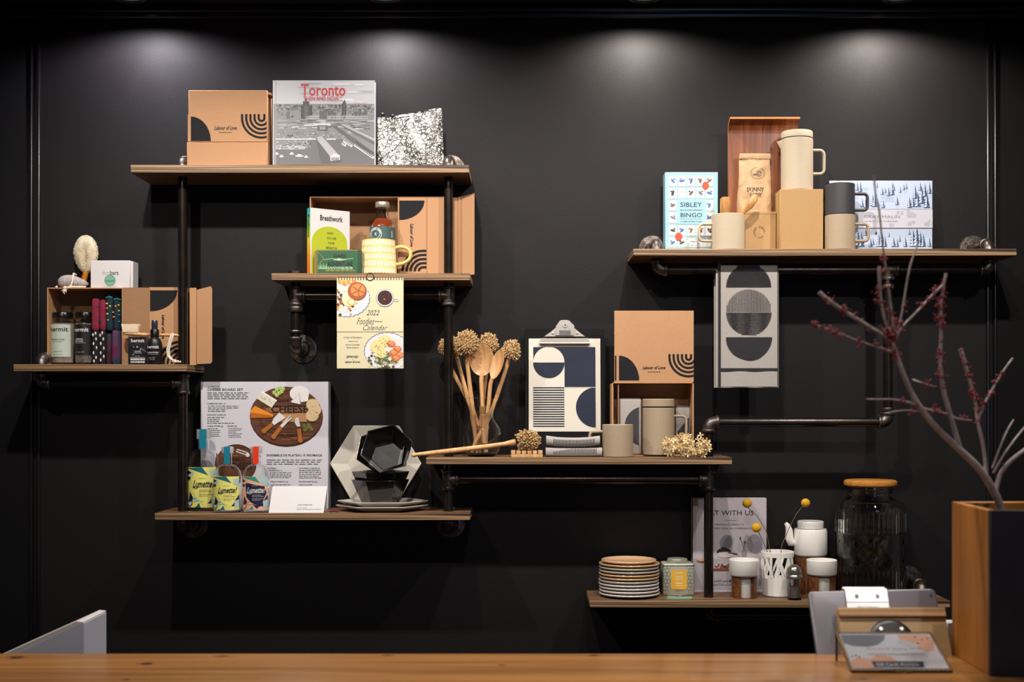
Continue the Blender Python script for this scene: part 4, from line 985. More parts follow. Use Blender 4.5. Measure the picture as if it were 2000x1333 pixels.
# red berries
t=T('red_berry_sprig','tiny sprig of dark red berries by the tent card and hexagonal plates','berries',652,z,3.55)
m=t.mb(); R=random.Random(1); rb_=mat('dark_red_berry','6d1220',.5)
for i in range(16): m.ball((m.X(R.uniform(645,662)),R.uniform(-.01,.01),.0026),.0026,rb_,8)
m.tube([(m.X(644),0,.003),(m.X(664),.004,.003)],.0008,wd1,5); m.build('berries',t)
# hexagonal dishes
wg=mat('ivory_glaze','c9c1b4',.22,coat=.35); bg_=mat('black_glaze','1a1716',.18,coat=.5)
def hexprof(m,prof,mm,rot=0.0,sy=1.0,R=None,c=(0,0,0),n=6):
    """faceted dish from (radius,height) rows"""
    vs=[];fs=[];c=Vector(c); R=R or Matrix()
    for r_,h in prof:
        for j in range(n):
            a=rot+2*PI*j/n; vs.append(tuple(c+R@Vector((r_*math.cos(a),r_*math.sin(a)*sy,h))))
    for i in range(len(prof)-1):
        for j in range(n): fs.append((i*n+j,i*n+(j+1)%n,(i+1)*n+(j+1)%n,(i+1)*n+j))
    fs.append(tuple(range(n))); fs.append(tuple((len(prof)-1)*n+j for j in range(n)))
    m.add(vs,fs,mm)
k=3.59/F
def bevobj(o,w,seg=2):
    md=o.modifiers.new('bevel','BEVEL'); md.width=w; md.segments=seg; md.limit_method='ANGLE'; md.angle_limit=math.radians(15); return o
for i,(dx,dz,nm) in enumerate(((0,0,'lower of two flat ivory hexagonal plates under the black bowls'),(1,.0125,'upper of two flat ivory hexagonal plates under the black bowls'))):
    t=T('hexagonal_plate',nm,'plate',746.5+dx,z+dz+.0002,3.597,'ivory hexagonal plates')
    m=t.mb(); r=(91 if i==0 else 89.5)*k
    hexprof(m,[(r*.62,0),(r*.66,.0),(r*.985,.0125),(r,.0155),(r*.985,.0165),(r*.64,.0045),(r*.1,.004)],wg,0.05-.06*i,.80); o=m.build('dish',t,15); bevobj(o,.0018)
# leaning plate
lz=z+.0125+.0065
t=T('hexagonal_plate','large ivory hexagonal plate standing upright against the wall behind the black bowls','plate',734,lz,3.665,'ivory hexagonal plates')
kk=3.672/F; r=89.5*kk; ap=r*math.cos(PI/6)
R_=Matrix.Rotation(math.radians(90-9),4,'X'); m=t.mb()
# dish axis points at the viewer
R_=Matrix.Rotation(math.radians(82),4,'X')
hexprof(m,[(r*.60,-.016),(r*.63,-.016),(r*.99,-.002),(r,.0),(r*.985,.0018),(r*.93,-.0005),(r*.62,-.012),(r*.05,-.0125)],wg,0,.965,R_,(0,-.002,ap*.965*math.sin(math.radians(82))+.0008)); o=m.build('dish',t,12); bevobj(o,.0012)
# black bowls
kb=3.59/F; br_=56.5*kb
def bowl(m,R=None,c=(0,0,0),rot=0,s=1.0):
    r=br_*s; h=.065*s
    hexprof(m,[(r*.60,0),(r*.64,.001),(r*.99,h),(r,h+.0015),(r*.985,h+.003),(r*.95,h+.001),(r*.6,.0065),(r*.05,.006)],bg_,rot,1,R,c)
zb0=z+.0125+.0075
for i,(dz,ro,nm,px_) in enumerate(((0,.12,'bottom black hexagonal bowl of the nested pair on the ivory plates',743),(.0225,.10,'black hexagonal bowl nested in the bottom bowl beneath the tilted ones',743.5))):
    t=T('hexagonal_bowl',nm,'bowl',px_,zb0+dz,3.598,'black hexagonal bowls'); m=t.mb(); bowl(m,None,(0,0,0),ro); o=m.build('bowl',t,15); bevobj(o,.0012)
def basis(axis,roll):
    zc=Vector(axis).normalized(); xr=(Vector((1,0,0))-zc*zc.x).normalized(); yc=zc.cross(xr); M=Matrix((xr,yc,zc)).transposed().to_4x4(); return M@Matrix.Rotation(roll,4,'Z')
for i,(pxc,pyc,Zc,axis,roll,s,nm) in enumerate(((755.5,877,3.532,(.07,-.90,.40),.30,.92,'front black hexagonal bowl tilted on its side, open to the viewer'),(744,881,3.568,(.02,-.86,.50),.42,.90,'black hexagonal bowl tilted behind the front one, mostly hidden'))):
    zc=EYE+(VY-pyc)/F*Zc
    t=T('hexagonal_bowl',nm,'bowl',pxc,zc-.05,Zc,'black hexagonal bowls'); m=t.mb(); M=basis(axis,roll)
    h=.063*s; off=-(M.to_3x3()@Vector((0,0,h))); bowl(m,M,(off.x,off.y,off.z+.05),0,s); o=m.build('bowl',t,15); bevobj(o,.0012)
# ---------------- middle shelf ----------------
z=SH['S5']
def bristlehead(m,c,r,axis,n=80,seed=1,core=.72,tw=.0024,el=1.15):
    """scrubbing head: short stiff tufts fanning out of a wooden core"""
    n=int(n*2.1); tw=.0023; R=random.Random(seed); c=Vector(c); ax=Vector(axis).normalized()
    m.ball(c,r*core,fibre,14)
    ga=PI*(3-math.sqrt(5))
    M=basis(axis,0).to_3x3()
    for i in range(n):
        q=1-1.72*(i+.5)/n; rad=math.sqrt(max(0,1-q*q)); a=i*ga
        d=M@Vector((rad*math.cos(a),rad*math.sin(a),q*el)); d=d*R.uniform(.94,1.05)
        e=d+Vector((R.uniform(-.1,.1),R.uniform(-.1,.1),R.uniform(-.1,.1)))
        m.tube([c+d*r*core*.8,c+(d+(e-d)*.3)*r*.9,c+e*r*R.uniform(.93,1.04)],[tw*.6,tw*.9,tw*R.uniform(.85,1.2)],fibre,5)
VZ=3.590
t=T('glass_vase','round bellied clear glass vase with flared rim holding brushes and spoons','vase',941,z,VZ)
m=t.mb(); k=t.k;Y=m.Y
P=[(24,893),(33,884),(39.5,868),(41,852),(38,836),(30,823),(25.5,815),(26,806),(30,793),(37.5,779)]
base=Y(893)
pr=[(r_*k,Y(q)-base) for r_,q in sm(P)]
o=[(0.0001,0)]+pr; inn=[(0.0001,.006)]+[(r_-.0022,max(q,.006)) for r_,q in pr]
m.lathe(o+inn[::-1],glass,seg=56); m.build('glass',t)
vz=t
def VX_(px,Z=VZ): return (px-VX)/F*Z
def PH(py,Z=VZ): return EYE+(VY-py)/F*Z
def stick(name,label,cat,pts,rad,group,head=None,headr=0,seed=0,n=80,el=1.15,mm=None):
    """pts: (px,py,Z) from the head down to the lower end"""
    b0=pts[-1]; t=T(name,label,cat,b0[0],PH(b0[1],b0[2])-.002,b0[2],group)
    ox,oy,oz=t.root.location
    W=[((a-VX)/F*c-ox,c-oy,PH(b2,c)-oz) for a,b2,c in pts]
    if head: W[0]=((head[0]-VX)/F*head[2]-ox,head[2]-oy,PH(head[1],head[2])-oz)
    m=t.mb(); m.tube(W,rad,mm or palewood,14); m.build('handle',t,60)
    if head:
        H_=((head[0]-VX)/F*head[2]-ox,head[2]-oy,PH(head[1],head[2])-oz); m=t.mb()
        ax=Vector(H_)-Vector(W[1]); bristlehead(m,H_,headr,ax,n,seed,el=el); m.build('bristles',t,60)
    return t,ox,oy,oz
G='dish brushes in the vase'
stick('dish_brush','dish brush in the vase with the largest, front left fibre head','brush',[(911,690,3.556),(913,715,3.560),(922,790,3.578),(927,840,3.585),(931,885,3.59)],[.0075,.0055,.0065,.0062,.0045],G,(912,673,3.553),.0335,1,110,1.2)
stick('dish_brush','dish brush leaning left in the vase, its head tucked behind the front one','brush',[(893,700,3.60),(897,715,3.60),(918,795,3.597),(931,860,3.60),(938,884,3.605)],[.006,.0055,.0065,.0062,.0045],G,(888,680,3.612),.028,2)
stick('dish_brush','dish brush leaning furthest left, its head showing behind the iron post','brush',[(872,694,3.635),(877,712,3.633),(924,802,3.610),(940,850,3.605),(951,884,3.60)],[.006,.0055,.006,.006,.0045],G,(872,680,3.638),.024,3)
stick('dish_brush','dish brush in the vase with its head above the wooden spoons','brush',[(953,690,3.628),(951,710,3.627),(943,790,3.611),(937,850,3.603),(936,884,3.602)],[.006,.0055,.006,.006,.0045],G,(954,672,3.63),.027,4)
stick('dish_brush','dish brush leaning furthest right in the vase','brush',[(992,705,3.60),(988,722,3.60),(958,812,3.596),(930,860,3.575),(922,884,3.57)],[.0065,.0055,.0065,.006,.0045],G,(998,686,3.60),.0275,5)
def spoon(label,pts,rad,c,rx,ry,tilt,roll):
    t,ox,oy,oz=stick('wooden_spoon',label,'spoon',pts,rad,'wooden spoons in the vase')
    m=t.mb(); cx=(c[0]-VX)/F*c[2]-ox; cz=PH(c[1],c[2])-oz; cy=c[2]-oy
    M=Matrix.Rotation(roll,4,'Y')@Matrix.Rotation(tilt,4,'Z'); vs=[];fs=[];n=28;h=7
    for side in (0,1):
        for i in range(h+1):
            q=i/h
            for j in range(n):
                a=2*PI*j/n; dep=.011*(1-q*q)+(.0028 if side else 0)
                p=M@Vector((rx*q*math.cos(a),dep-.004,ry*q*math.sin(a))); vs.append((cx+p.x,cy+p.y,cz+p.z))
    o=(h+1)*n
    for i in range(h):
        for j in range(n):
            l=(j+1)%n; fs.append((i*n+j,i*n+l,(i+1)*n+l,(i+1)*n+j)); fs.append((o+i*n+j,o+(i+1)*n+j,o+(i+1)*n+l,o+i*n+l))
    for j in range(n): l=(j+1)%n; fs.append((h*n+j,h*n+l,o+h*n+l,o+h*n+j))
    m.add(vs,fs,palewood); m.build('bowl',t,60)
    return t,ox,oy,oz
t,ox,oy,oz=spoon('large wooden spoon with round bowl facing forward in the vase',[(941,730,3.582),(940,745,3.582),(942,790,3.585),(944,820,3.580),(946,866,3.575)],[.007,.0062,.0055,.0075,.0078],(941,703,3.580),.0345,.045,0,0)
m=t.mb(); tw_=mat('jute_twine','9c7446',.9,bump=.6,bscale=400)
for i in range(7): 
    q=[((943-VX)/F*3.584-ox+.0085*math.cos(a),3.584-oy+.0085*math.sin(a),PH(794+i*2.2,3.584)-oz) for a in [j*2*PI/14 for j in range(15)]]; m.tube(q,.0013,tw_,6)
m.build('twine',t)
spoon('wooden spoon turned sideways right of the large round spoon in the vase',[(962,738,3.566),(958,750,3.568),(954,792,3.575),(950,830,3.578),(948,884,3.585)],[.006,.0058,.0055,.0065,.005],(972,712,3.562),.021,.043,-.7,.28)
# lying brush
t=T('dish_brush','long handled dish brush lying across the left end of the middle shelf','brush',805,z-.001,3.521)
m=t.mb(); X=m.X;Y=m.Y
yz=lambda p:Y(p)
m.tube([(X(804),-.004,yz(889.5)),(X(808),-.004,yz(889.3)),(X(815),-.003,yz(888)),(X(850),0,yz(884.5)),(X(900),.004,yz(879)),(X(950),.007,yz(873)),(X(985),.009,yz(868)),(X(1001),.010,yz(865)),(X(1007),.011,yz(864))],[.0035,.0066,.0050,.0066,.0072,.0068,.0060,.0085,.008],palewood,16); m.build('handle',t,60)
m=t.mb(); bristlehead(m,(X(1029),.016,Y(861.5)),.0300,(1,.0,.12),110,6,.6,.0036,1.3); m.build('bristles',t,60)
t=T('soap_dish','small slotted wooden soap dish under the head of the lying dish brush','soap dish',1029,z,3.513)
m=t.mb(); X=m.X;Y=m.Y
m.box(X(998),0,0,X(1060),.062,Y(888),palewood,.001,1)
for i in range(6):
    a=X(998+i*10.6); m.box(a,0,Y(888.2),a+X(1029+8.6)-X(1029),.062,Y(881),palewood,.0008,1)
m.build('dish',t)
# clipboard
t=T('clipboard','black clipboard with silver clip and a navy and cream geometric print','clipboard',1105,z,3.640,rot=(math.radians(-4.5),0,0))
m=t.mb(); X=m.X;Y=m.Y; nb=mat('black_board','0a0a0b',.75,spec=.2)
m.box(X(1025),0.002,0,X(1182),0.005,Y(640),nb,.001,1)
m.build('board',t)
m=t.mb(); pc=mat('print_cream','d2cabc',.5); nv=mat('print_navy','1d2335',.6,spec=.3)
m.box(X(1032.8),0.0004,Y(843.2),X(1173.5),.0019,Y(660),pc); m.y0=.0004
m.rect(1041.6,676.9,1103,707.4,nv,1); m.rect(1103,676.9,1163.8,756,nv,1)
m.disc(1072.2,707.4,30.8,pc,2,31,0,180); m.disc(1072.2,707.4,30.8,nv,2,31,180,360)
for i in range(17): yy=756.2+i*4.72; m.rect(1041.3,yy,1102.7,yy+2.5,nv,1)
m.rect(1102.7,756,1163.8,757,pc,3)
P=[(1163.8,756.5)]+[(1163.8-38.6*math.cos(math.radians(a)),796-39.5*math.sin(math.radians(a))) for a in range(90,-91,-8)]+[(1163.8,835.5)]
m.pp(P,nv,2); m.build('print',t)
m=t.mb()
x0,x1=X(1054),X(1152.5)
m.prism([(x0,Y(671.5)),(x1,Y(671.5)),(x1+.001,Y(667)),(X(1149),Y(660)),(X(1057),Y(660)),(x0-.001,Y(667))],-.009,.001,steel)
m.tube([(x0,-.008,Y(670)),(x1,-.008,Y(670))],.0028,steel,12)
m.prism([(X(1063),Y(657)),(X(1143),Y(657)),(X(1130),Y(647)),(X(1122),Y(640)),(X(1085),Y(640)),(X(1077),Y(647))],-.012,-.004,steel)
m.build('clip',t,20)
m=t.mb(); m.prism([(X(1085),Y(655)),(X(1121),Y(655)),(X(1122),Y(636)),(X(1112),Y(626)),(X(1109),Y(624.8)),(X(1098),Y(624.8)),(X(1094),Y(626)),(X(1086),Y(637))],-.017,-.012,chrome)
for i in range(7): m.box(X(1092.5),-.0178,Y(654-i*1.3),X(1115),-.017,Y(653.5-i*1.3),dgrey)
R90=Matrix(((1,0,0,0),(0,0,1,0),(0,-1,0,0),(0,0,0,1)))
m.lathe([(.0022,-.003),(.0062,-.003),(.0062,0),(.0022,0)],steel,(X(1104),-.017,Y(635)),24,rot=R90,closed=True); m.lathe([(.0001,-.001),(.0022,-.001),(.0022,0),(.0001,0)],black,(X(1104),-.017,Y(635)),16,rot=R90)
for px in (1080,1128): m.ball((X(px),-.013,Y(650.5)),.0034,chrome,12,(1,.6,1))
m.build('lever',t,25)
# folded towels
tg=mat('woven_grey','aaa39d',.9,bump=.5,bscale=700,var=.12,vscale=400); td=mat('woven_charcoal','3b393d',.9,bump=.5,bscale=700)
for i,(y0_,y1_,nm,x0_) in enumerate(((875,893.5,'lower of two folded grey striped tea towels beside the lying brush',1066),(855,875,'upper of two folded grey striped tea towels beside the lying brush',1067))):
    zz=z+(.0265 if i else 0)
    t=T('folded_towel',nm,'tea towel',1120,zz+.0003,3.53,'folded striped tea towels'); m=t.mb(); X=m.X
    H=.026; N=30; hw0,hw1=X(x0_),X(1172 if i else 1176)
    vs=[];fs=[];n=16
    def sag(q): return (-.004*math.sin(PI*q) + .0045*max(0,abs(q-.5)-.3)*5*.4)*(1 if i else .15)
    for a in range(N+1):
        q=a/N; x=hw0+(hw1-hw0)*q
        for b2 in range(n):
            an=2*PI*b2/n; c_,s_=math.cos(an),math.sin(an)
            yy=.032+.031*abs(c_)**.35*(1 if c_>0 else -1); h_=H/2+H/2*.97*abs(s_)**.7*(1 if s_>0 else -1)
            vs.append((x,yy,h_+sag(q)+(.0045 if i else 0)))
    for a in range(N):
        for b2 in range(n): l=(b2+1)%n; fs.append((a*n+b2,(a+1)*n+b2,(a+1)*n+l,a*n+l))
    fs.append(tuple(range(n))); fs.append(tuple(N*n+j for j in range(n)))
    m.add(vs,fs,tg)
    # woven stripes across the folded edge
    for sx_ in range(30):
        q=.14+sx_*.026
        if q>.95: break
        x=hw0+(hw1-hw0)*q; d=sag(q)+(.0045 if i else 0); w=.0009; lo=H*.22 if i else H*.35+H*.0; hi=H*(.78 if i else min(.9,.45+q)); 
        m.add([(x-w,.0006,lo+d),(x+w,.0006,lo+d),(x+w,.0006,hi+d),(x-w,.0006,hi+d)],[(0,1,2,3)],td)
    m.box(hw0-.0012,.004,.003+sag(0)+(.0045 if i else 0),hw0+.001,.058,H-.003+sag(0)+(.0045 if i else 0),td,.001,1)
    m.build('towel',t,60)
def mugshape(m,r,H,mm,wall=.003,base=.004,lip=.001):
    m.lathe([(0.0001,0),(r-.002,0),(r,.002),(r,H-lip),(r-wall/2,H),(r-wall,H-lip),(r-wall,base+.003),(r-wall-.003,base),(0.0001,base)],mm,seg=64)
def handle(m,x0,x1,zlo,zhi,mm,r=.0042,side=1,rr=.012,y=0,flat=1.5):
    """squared loop handle from the body wall x0 out to x1"""
    P=[(x0,y,zhi)]
    cx=x1-side*rr
    P.append((cx,y,zhi))
    for a in (30,60,90): q=math.radians(a); P.append((cx+side*rr*math.sin(q),y,zhi-rr+rr*math.cos(q)))
    for a in (0,30,60,90): q=math.radians(a); P.append((cx+side*rr*math.cos(q),y,zlo+rr-rr*math.sin(q)))
    P.append((x0,y,zlo)); m.tube(P,r,mm,14,flat=flat)
t=T('stoneware_mug','tan stoneware mug with square handle on the middle shelf, in front of the open box','mug',1206.5,z,3.551)
m=t.mb(); X=m.X;Y=m.Y; r=30*t.k; mugshape(m,r,Y(829.5)+0,stone); m.build('body',t)
m=t.mb(); handle(m,-r+.001,X(1149)+.004,Y(880),Y(843.5),stone,.0040,-1,.010); m.build('handle',t,60)
# box with its lid up
t=T('open_mailer_box','brown cardboard box on the middle shelf with its printed lid standing upright','box',1195,z,3.598)
m=t.mb(); X=m.X;Y=m.Y; H=Y(747); w=X(1355); d_=.088; th=.0028
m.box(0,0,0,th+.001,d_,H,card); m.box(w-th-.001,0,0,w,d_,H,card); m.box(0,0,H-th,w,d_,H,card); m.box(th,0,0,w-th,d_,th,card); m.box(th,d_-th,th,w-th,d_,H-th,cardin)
m.box(0,-.0006,0,X(1198),.0,Y(757),card); m.box(X(1207),0.004,0,X(1209),.012,H-.004,cardin) ; m.build('tray',t)
m=t.mb(); l0,l1=X(1200),X(1355); m.box(l0,.002,H+.0002,l1,.0048,Y(607),card); m.y0=.002
ztop_=H+.0004
m.flat([(X(1209),Y(743.5))]+[(X(1209)+(X(1248.5)-X(1209))*math.cos(PI/2*i/16),Y(743.5)+(Y(695)-Y(743.5))*math.sin(PI/2*i/16)) for i in range(17)],ink,2)
m.rect(1201,695,1204,743.5,ink,2)
m.text(BRAND,1255,715,1299.5,721.5,black,3,.02,.3); m.greek(1265,725.8,1290,727.6,1,ink,2,.6,3,0)
k=t.k; uarcs(m,X(1345),Y(698),39.5*k,4.4*k,5,Y(692),X(1354.8),ink,2,3.7*k)
m.build('lid',t)
t=T('folded_towel','folded grey and charcoal tea towel standing on end inside the middle shelf box','tea towel',1231,z+.0032,3.607)
m=t.mb(); X=m.X;Y=m.Y
m.box(X(1210),0,0,X(1253),.034,Y(779),tg,.006,3)
m.box(X(1213),.002,Y(781),X(1251),.030,Y(778),td,.002,2)
P=[]
m.y0=-.0002
for i in range(25):
    a=math.radians(90+180*i/24); P.append((min(1252,1256+36*math.cos(a)),833-38*math.sin(a)))
m.pp([(min(1248,p),q) for p,q in P],td,1); m.build('towel',t,60)
t=T('folded_towel','folded patterned grey tea towel tucked behind the tall mug handle inside the box','tea towel',1334,z+.0032,3.655)
m=t.mb(); X=m.X;Y=m.Y; m.box(X(1320),0,0,X(1348),.026,Y(792),tg,.005,3); m.pp([(1322,845),(1346,815),(1346,870),(1322,880)],td,1); m.build('towel',t,60)
t=T('lidded_canister','tall tan stoneware tumbler with lid and square handle inside the middle shelf box','canister',1286,z+.0032,3.609)
m=t.mb(); X=m.X;Y=m.Y; r=31*t.k; mugshape(m,r,Y(797),stone); m.build('body',t)
m=t.mb(); m.lathe([(r-.006,Y(797)+.0002),(r-.006,Y(795)),(r,Y(794)),(r,Y(781)),(r-.002,Y(779.5)),(0.0001,Y(779.5))],stone,seg=64); m.build('lid',t)
m=t.mb(); m.lathe([(r-.0055,Y(797.3)),(r-.0015,Y(797.0)),(r-.0015,Y(794.5)),(r-.0055,Y(794.2))],black,seg=48,closed=True); m.build('seal_ring',t)
m=t.mb(); handle(m,r-.001,X(1343)-.004,Y(860),Y(813),stone,.0040,1,.012); m.build('handle',t,60)
# dried hydrangea
t=T('dried_flowers','cluster of dried cream hydrangea florets on the right end of the middle shelf','flowers',1342,z,3.535)
m=t.mb(); X=m.X;Y=m.Y; R=random.Random(12); fc=mat('dried_petal','ead6a6',.8,col2='b98f50',vscale=70,sss=.1); 
def floret(c,s,R):
    n=Vector((R.uniform(-.7,.7),-1,R.uniform(-.3,.9))).normalized(); M=basis(n,R.uniform(0,2))
    for q in range(4):
        a=q*PI/2; P=[(0,0,.0)]
        for (r_,da,h) in ((.55,-.45,.15),(.95,-.28,.32),(1.08,0,.25),(.95,.28,.32),(.55,.45,.15)):
            P.append((r_*math.cos(a+da),r_*math.sin(a+da),h*R.uniform(.4,1.2)))
        m.add([tuple(Vector(c)+M@(Vector(p)*s)) for p in P],[(0,1,2,3),(0,3,4,5)],fc)
for i in range(170):
    u_=R.random()
    if u_<.72: px,py,rz_=R.gauss(1325,14),R.gauss(872,9),0
    else: px,py=R.gauss(1371,9),R.gauss(877,8)
    if R.random()<.1: px,py=R.gauss(1336,4),R.gauss(856,4)
    px=min(1383,max(1299,px)); py=min(889,max(851,py))
    floret((X(px),R.uniform(-.022,.024),max(Y(py),.006)),R.uniform(.0068,.0100),R)
m.build('florets',t,80,) 
m=t.mb()
for i in range(16):
    px=R.choice([R.uniform(1310,1340),R.uniform(1360,1380)]); m.tube([(X(1345),.01,.002),(X((px+1345)/2),R.uniform(-.01,.012),.008),(X(px),R.uniform(-.012,.012),Y(R.uniform(862,884)))],.0008,fc,5)
m.build('stems',t)

# ---------------- upper right shelf ----------------
z=SH['S6']
t=T('bird_bingo_box','tall pale blue game box with a grid of small bird pictures, orange tokens and sticker','game box',1299,z,3.605)
m=t.mb(); X=m.X;Y=m.Y; pb=mat('box_pale_blue','96bfca',.4,coat=.2)
m.box(0,0,0,X(1402),.052,Y(336.5),pb,.0008,1); bw=mat('bird_card','d0ccc6',.5); m.rect(1299.6,337.2,1401.6,338.5,white,1)
R=random.Random(21); bc=[mat('bird_black','2a2a30',.5),mat('bird_blue','3d6cab',.5),mat('bird_grey','6b6a6e',.5),mat('bird_brown','6a5136',.5),mat('bird_red','b5402e',.5)]
gx=[1306.5,1324.5,1342.5,1360.5,1378]; gy=[343.5,367.5,391.5,415.5,440.5,464.5]
for j,gy_ in enumerate(gy):
    for i,gx_ in enumerate(gx):
        if j in(2,3) and i in(1,2,3): continue
        if j==4 and i in() : continue
        m.rect(gx_-.5,gy_-.5,gx_+15.5,gy_+20.5 if j<5 else 482.5,lgrey,1); m.rect(gx_,gy_,gx_+15,min(482.5,gy_+20),bw,2)
        if (j==1 and i==1) : m.greek(gx_+2,gy_+6,gx_+13,gy_+12,2,lgrey,3); continue
        if j==5 and i>=2: continue
        c=bc[R.randrange(4)]; cx,cy=gx_+7.5,gy_+10; s_=R.choice([-1,1]); a=R.uniform(-.5,.5)
        an=s_*R.uniform(15,75); m.disc(cx,cy,R.uniform(4.6,6.2),c,3,R.uniform(1.9,2.7),rot=an); m.disc(cx+s_*3,cy-3.2,1.6,c,4); m.pp([(cx-s_*2,cy+1),(cx-s_*7,cy+6),(cx-s_*3.5,cy+2.6)],c,4); m.pp([(cx+s_*4,cy-3.8),(cx+s_*6.5,cy-3),(cx+s_*4,cy-2.6)],dgrey,5)
        if R.random()<.5: m.disc(cx-s_*.3,cy+.6,2,bc[R.randrange(1,5)],5,1.1,rot=an)
m.rect(1322,389,1379,438,pb,3)
nvy=mat('title_navy','243744',.5)
m.text('SIBLEY',1328.5,395.5,1371,404.5,nvy,4,.01); m.text('BACKYARD BIRDING',1329,409.5,1371,412,nvy,4,.02); m.text('BINGO',1329,416,1371.5,424.5,nvy,4,.01); m.line([(1329,428),(1371,428)],.5,nvy,4); m.text('A GAME FOR BIRD LOVERS',1329,432,1371,434.2,nvy,4,.02)
chip=mat('red_token','b4492c',.5); m.disc(1378,363,6.6,chip,6,7.6); m.disc(1325.5,462.5,7,chip,6,8)
m.rect(1338,469,1400,482.8,mat('sticker','e4e2dd',.5),6); m.text('WARNING:',1347,470.5,1362,474,black,7,.02); m.greek(1341,475,1398,482,3,grey,7,.4,2,.1)
m.build('printed_box',t)
t=T('stoneware_mug','pale stoneware mug with handle to the left holding wooden scoops','mug',1422,z,3.562)
m=t.mb(); X=m.X;Y=m.Y; r=32*t.k; mugshape(m,r,Y(420),stonel); m.build('body',t)
m=t.mb(); handle(m,-r+.001,X(1362.5)+.004,Y(471),Y(438),stonel,.0042,-1,.011); m.build('handle',t,60)
mx_,mz_=t.root.location.x,t.zb
def scoop(label,pts,c,rad):
    b0=pts[-1]; t=T('wooden_scoop',label,'scoop',b0[0],mz_+.0065,b0[2],'wooden scoops in the mug'); ox,oy,oz=t.root.location
    W_=lambda p:Vector(((p[0]-VX)/F*p[2]-ox,p[2]-oy,EYE+(VY-p[1])/F*p[2]-oz))
    ow=grain('olive_scoop','8f5d2b','d9a45f',(30,30,8),.45,1.5); m=t.mb()
    P=[W_(p) for p in pts]; P[-1].z=.004
    m.tube(P,rad,ow,14,flat=.45); m.build('scoop',t,60); return t
scoop('broad wooden scoop upright at the left of the handle-left mug',[(1417,385,3.55),(1417.5,396,3.55),(1416,412,3.552),(1415,440,3.556),(1416,470,3.56)],None,[.011,.0125,.0115,.008,.006])
scoop('narrow wooden stirrer at the far left in the handle-left mug',[(1409,388,3.572),(1410,400,3.571),(1411,430,3.568),(1412,470,3.565)],None,[.0035,.0055,.0050,.004])
scoop('wooden scoop leaning steeply to the right out of the handle-left mug',[(1477,381,3.548),(1473,389,3.548),(1462,402,3.55),(1447,416,3.552),(1433,440,3.556),(1420,470,3.566)],None,[.006,.0115,.0120,.0085,.006,.005])
# bentwood stand
t=T('bentwood_stand','tall curved walnut veneer board standing behind the coffee bag','stand',1490,z,3.655)
m=t.mb(); X=m.X;Y=m.Y; wv=grain('walnut_veneer','56260f','9a5425',(120,20,4),.4,1.0,coat=.2); we=mat('veneer_edge','b8763c',.5)
Z0=3.655; path=[]; H=EYE+(VY-240)/F*Z0-z
path=[(0.0,0.0),(0.0,H-.03)]
for a in range(15,76,15): q=math.radians(a); path.append((-.030*(1-math.cos(q)),H-.03+.030*math.sin(q)))
path.append((path[-1][0]-.016,path[-1][1]+.004))
def off(i,d):
    p=path[i]; a=path[max(i-1,0)]; b2=path[min(i+1,len(path)-1)]; dx,dy=b2[0]-a[0],b2[1]-a[1]; L_=math.hypot(dx,dy); return (p[0]+dy/L_*d,p[1]-dx/L_*d)
x0,x1=X(1422),X(1557); n=len(path)
A=[(x0,)+off(i,0) for i in range(n)]; Bq=[(x1,)+off(i,0) for i in range(n)]; A2=[(x0,)+off(i,.006) for i in range(n)]; B2=[(x1,)+off(i,.006) for i in range(n)]
for i in range(n-1):
    m.add([A[i],Bq[i],Bq[i+1],A[i+1]],[(0,1,2,3)],wv); m.add([A2[i],B2[i],B2[i+1],A2[i+1]],[(0,1,2,3)],wv)
    m.add([A[i],A[i+1],A2[i+1],A2[i]],[(0,1,2,3)],we); m.add([Bq[i],Bq[i+1],B2[i+1],B2[i]],[(0,1,2,3)],we)
m.add([A[-1],Bq[-1],B2[-1],A2[-1]],[(0,1,2,3)],we); m.add([A[0],Bq[0],B2[0],A2[0]],[(0,1,2,3)],we)
m.build('board',t,45)
# boxes
kb_=mat('kraft_box','af8858',.7,var=.08,vscale=200)
t=T('kraft_box','small square kraft box with a round stamp, under the coffee bag','box',1453,z,3.604)
m=t.mb(); X=m.X;Y=m.Y; m.box(0,0,0,X(1515.5),.048,Y(413.5),kb_,.0008,1)
m.box(0,-.001,Y(418),X(1515.5),0,Y(413.5),kb_); st_=mat('stamp_brown','4d3320',.6)
for i,c_ in enumerate('SKINNY LADY COFFEE '):
    a=math.radians(90-i*360/19); 
    if c_!=' ': x_,y_=1483+10*math.cos(a),454-10*math.sin(a)*1.05; m.text(c_,x_-1.2,y_-1.5,x_+1.2,y_+1.5,st_,2,.04)
m.build('carton',t)
zk=z+(EYE+(VY-413.5)/F*3.604-z)
t=T('coffee_bag','crumpled kraft paper coffee bag with folded top standing on the small kraft box','coffee bag',1474,zk,3.632)
m=t.mb(); X=m.X;Y=m.Y; kp=mat('kraft_paper','c49e76',.75,var=.12,vscale=50,bump=.7,bscale=60); N=20;Hn=26; vs=[];fs=[]; TY=306
def fx(px,py): return px
for side in (0,1):
    for j in range(Hn+1):
        v_=j/Hn; py=414+(TY-414)*v_
        xl=1439+ (4 if v_>.45 else 4*v_/.45)*1 + (3 if v_>.6 else 0)*0; xr=1508-4.5*v_
        if v_<.62: xl-=1.5*math.sin(v_/.62*PI)
        for i in range(N+1):
            u_=i/N; e=math.sin(PI*u_)**.35; dep=.020*(1-v_**2.2)+.0025
            nz=.0022*noise.noise(Vector((u_*5,v_*7,side*3+1)))*(1+v_*0) + .0014*noise.noise(Vector((u_*14,v_*17,side)))
            y=(-dep*e+nz*1.7) if side==0 else (dep*e*.6)
            x=X(xl+(xr-xl)*u_)+.0012*noise.noise(Vector((v_*9,side,u_)))
            vs.append((x,y,Y(py) if j else .0005))
o=(N+1)*(Hn+1)
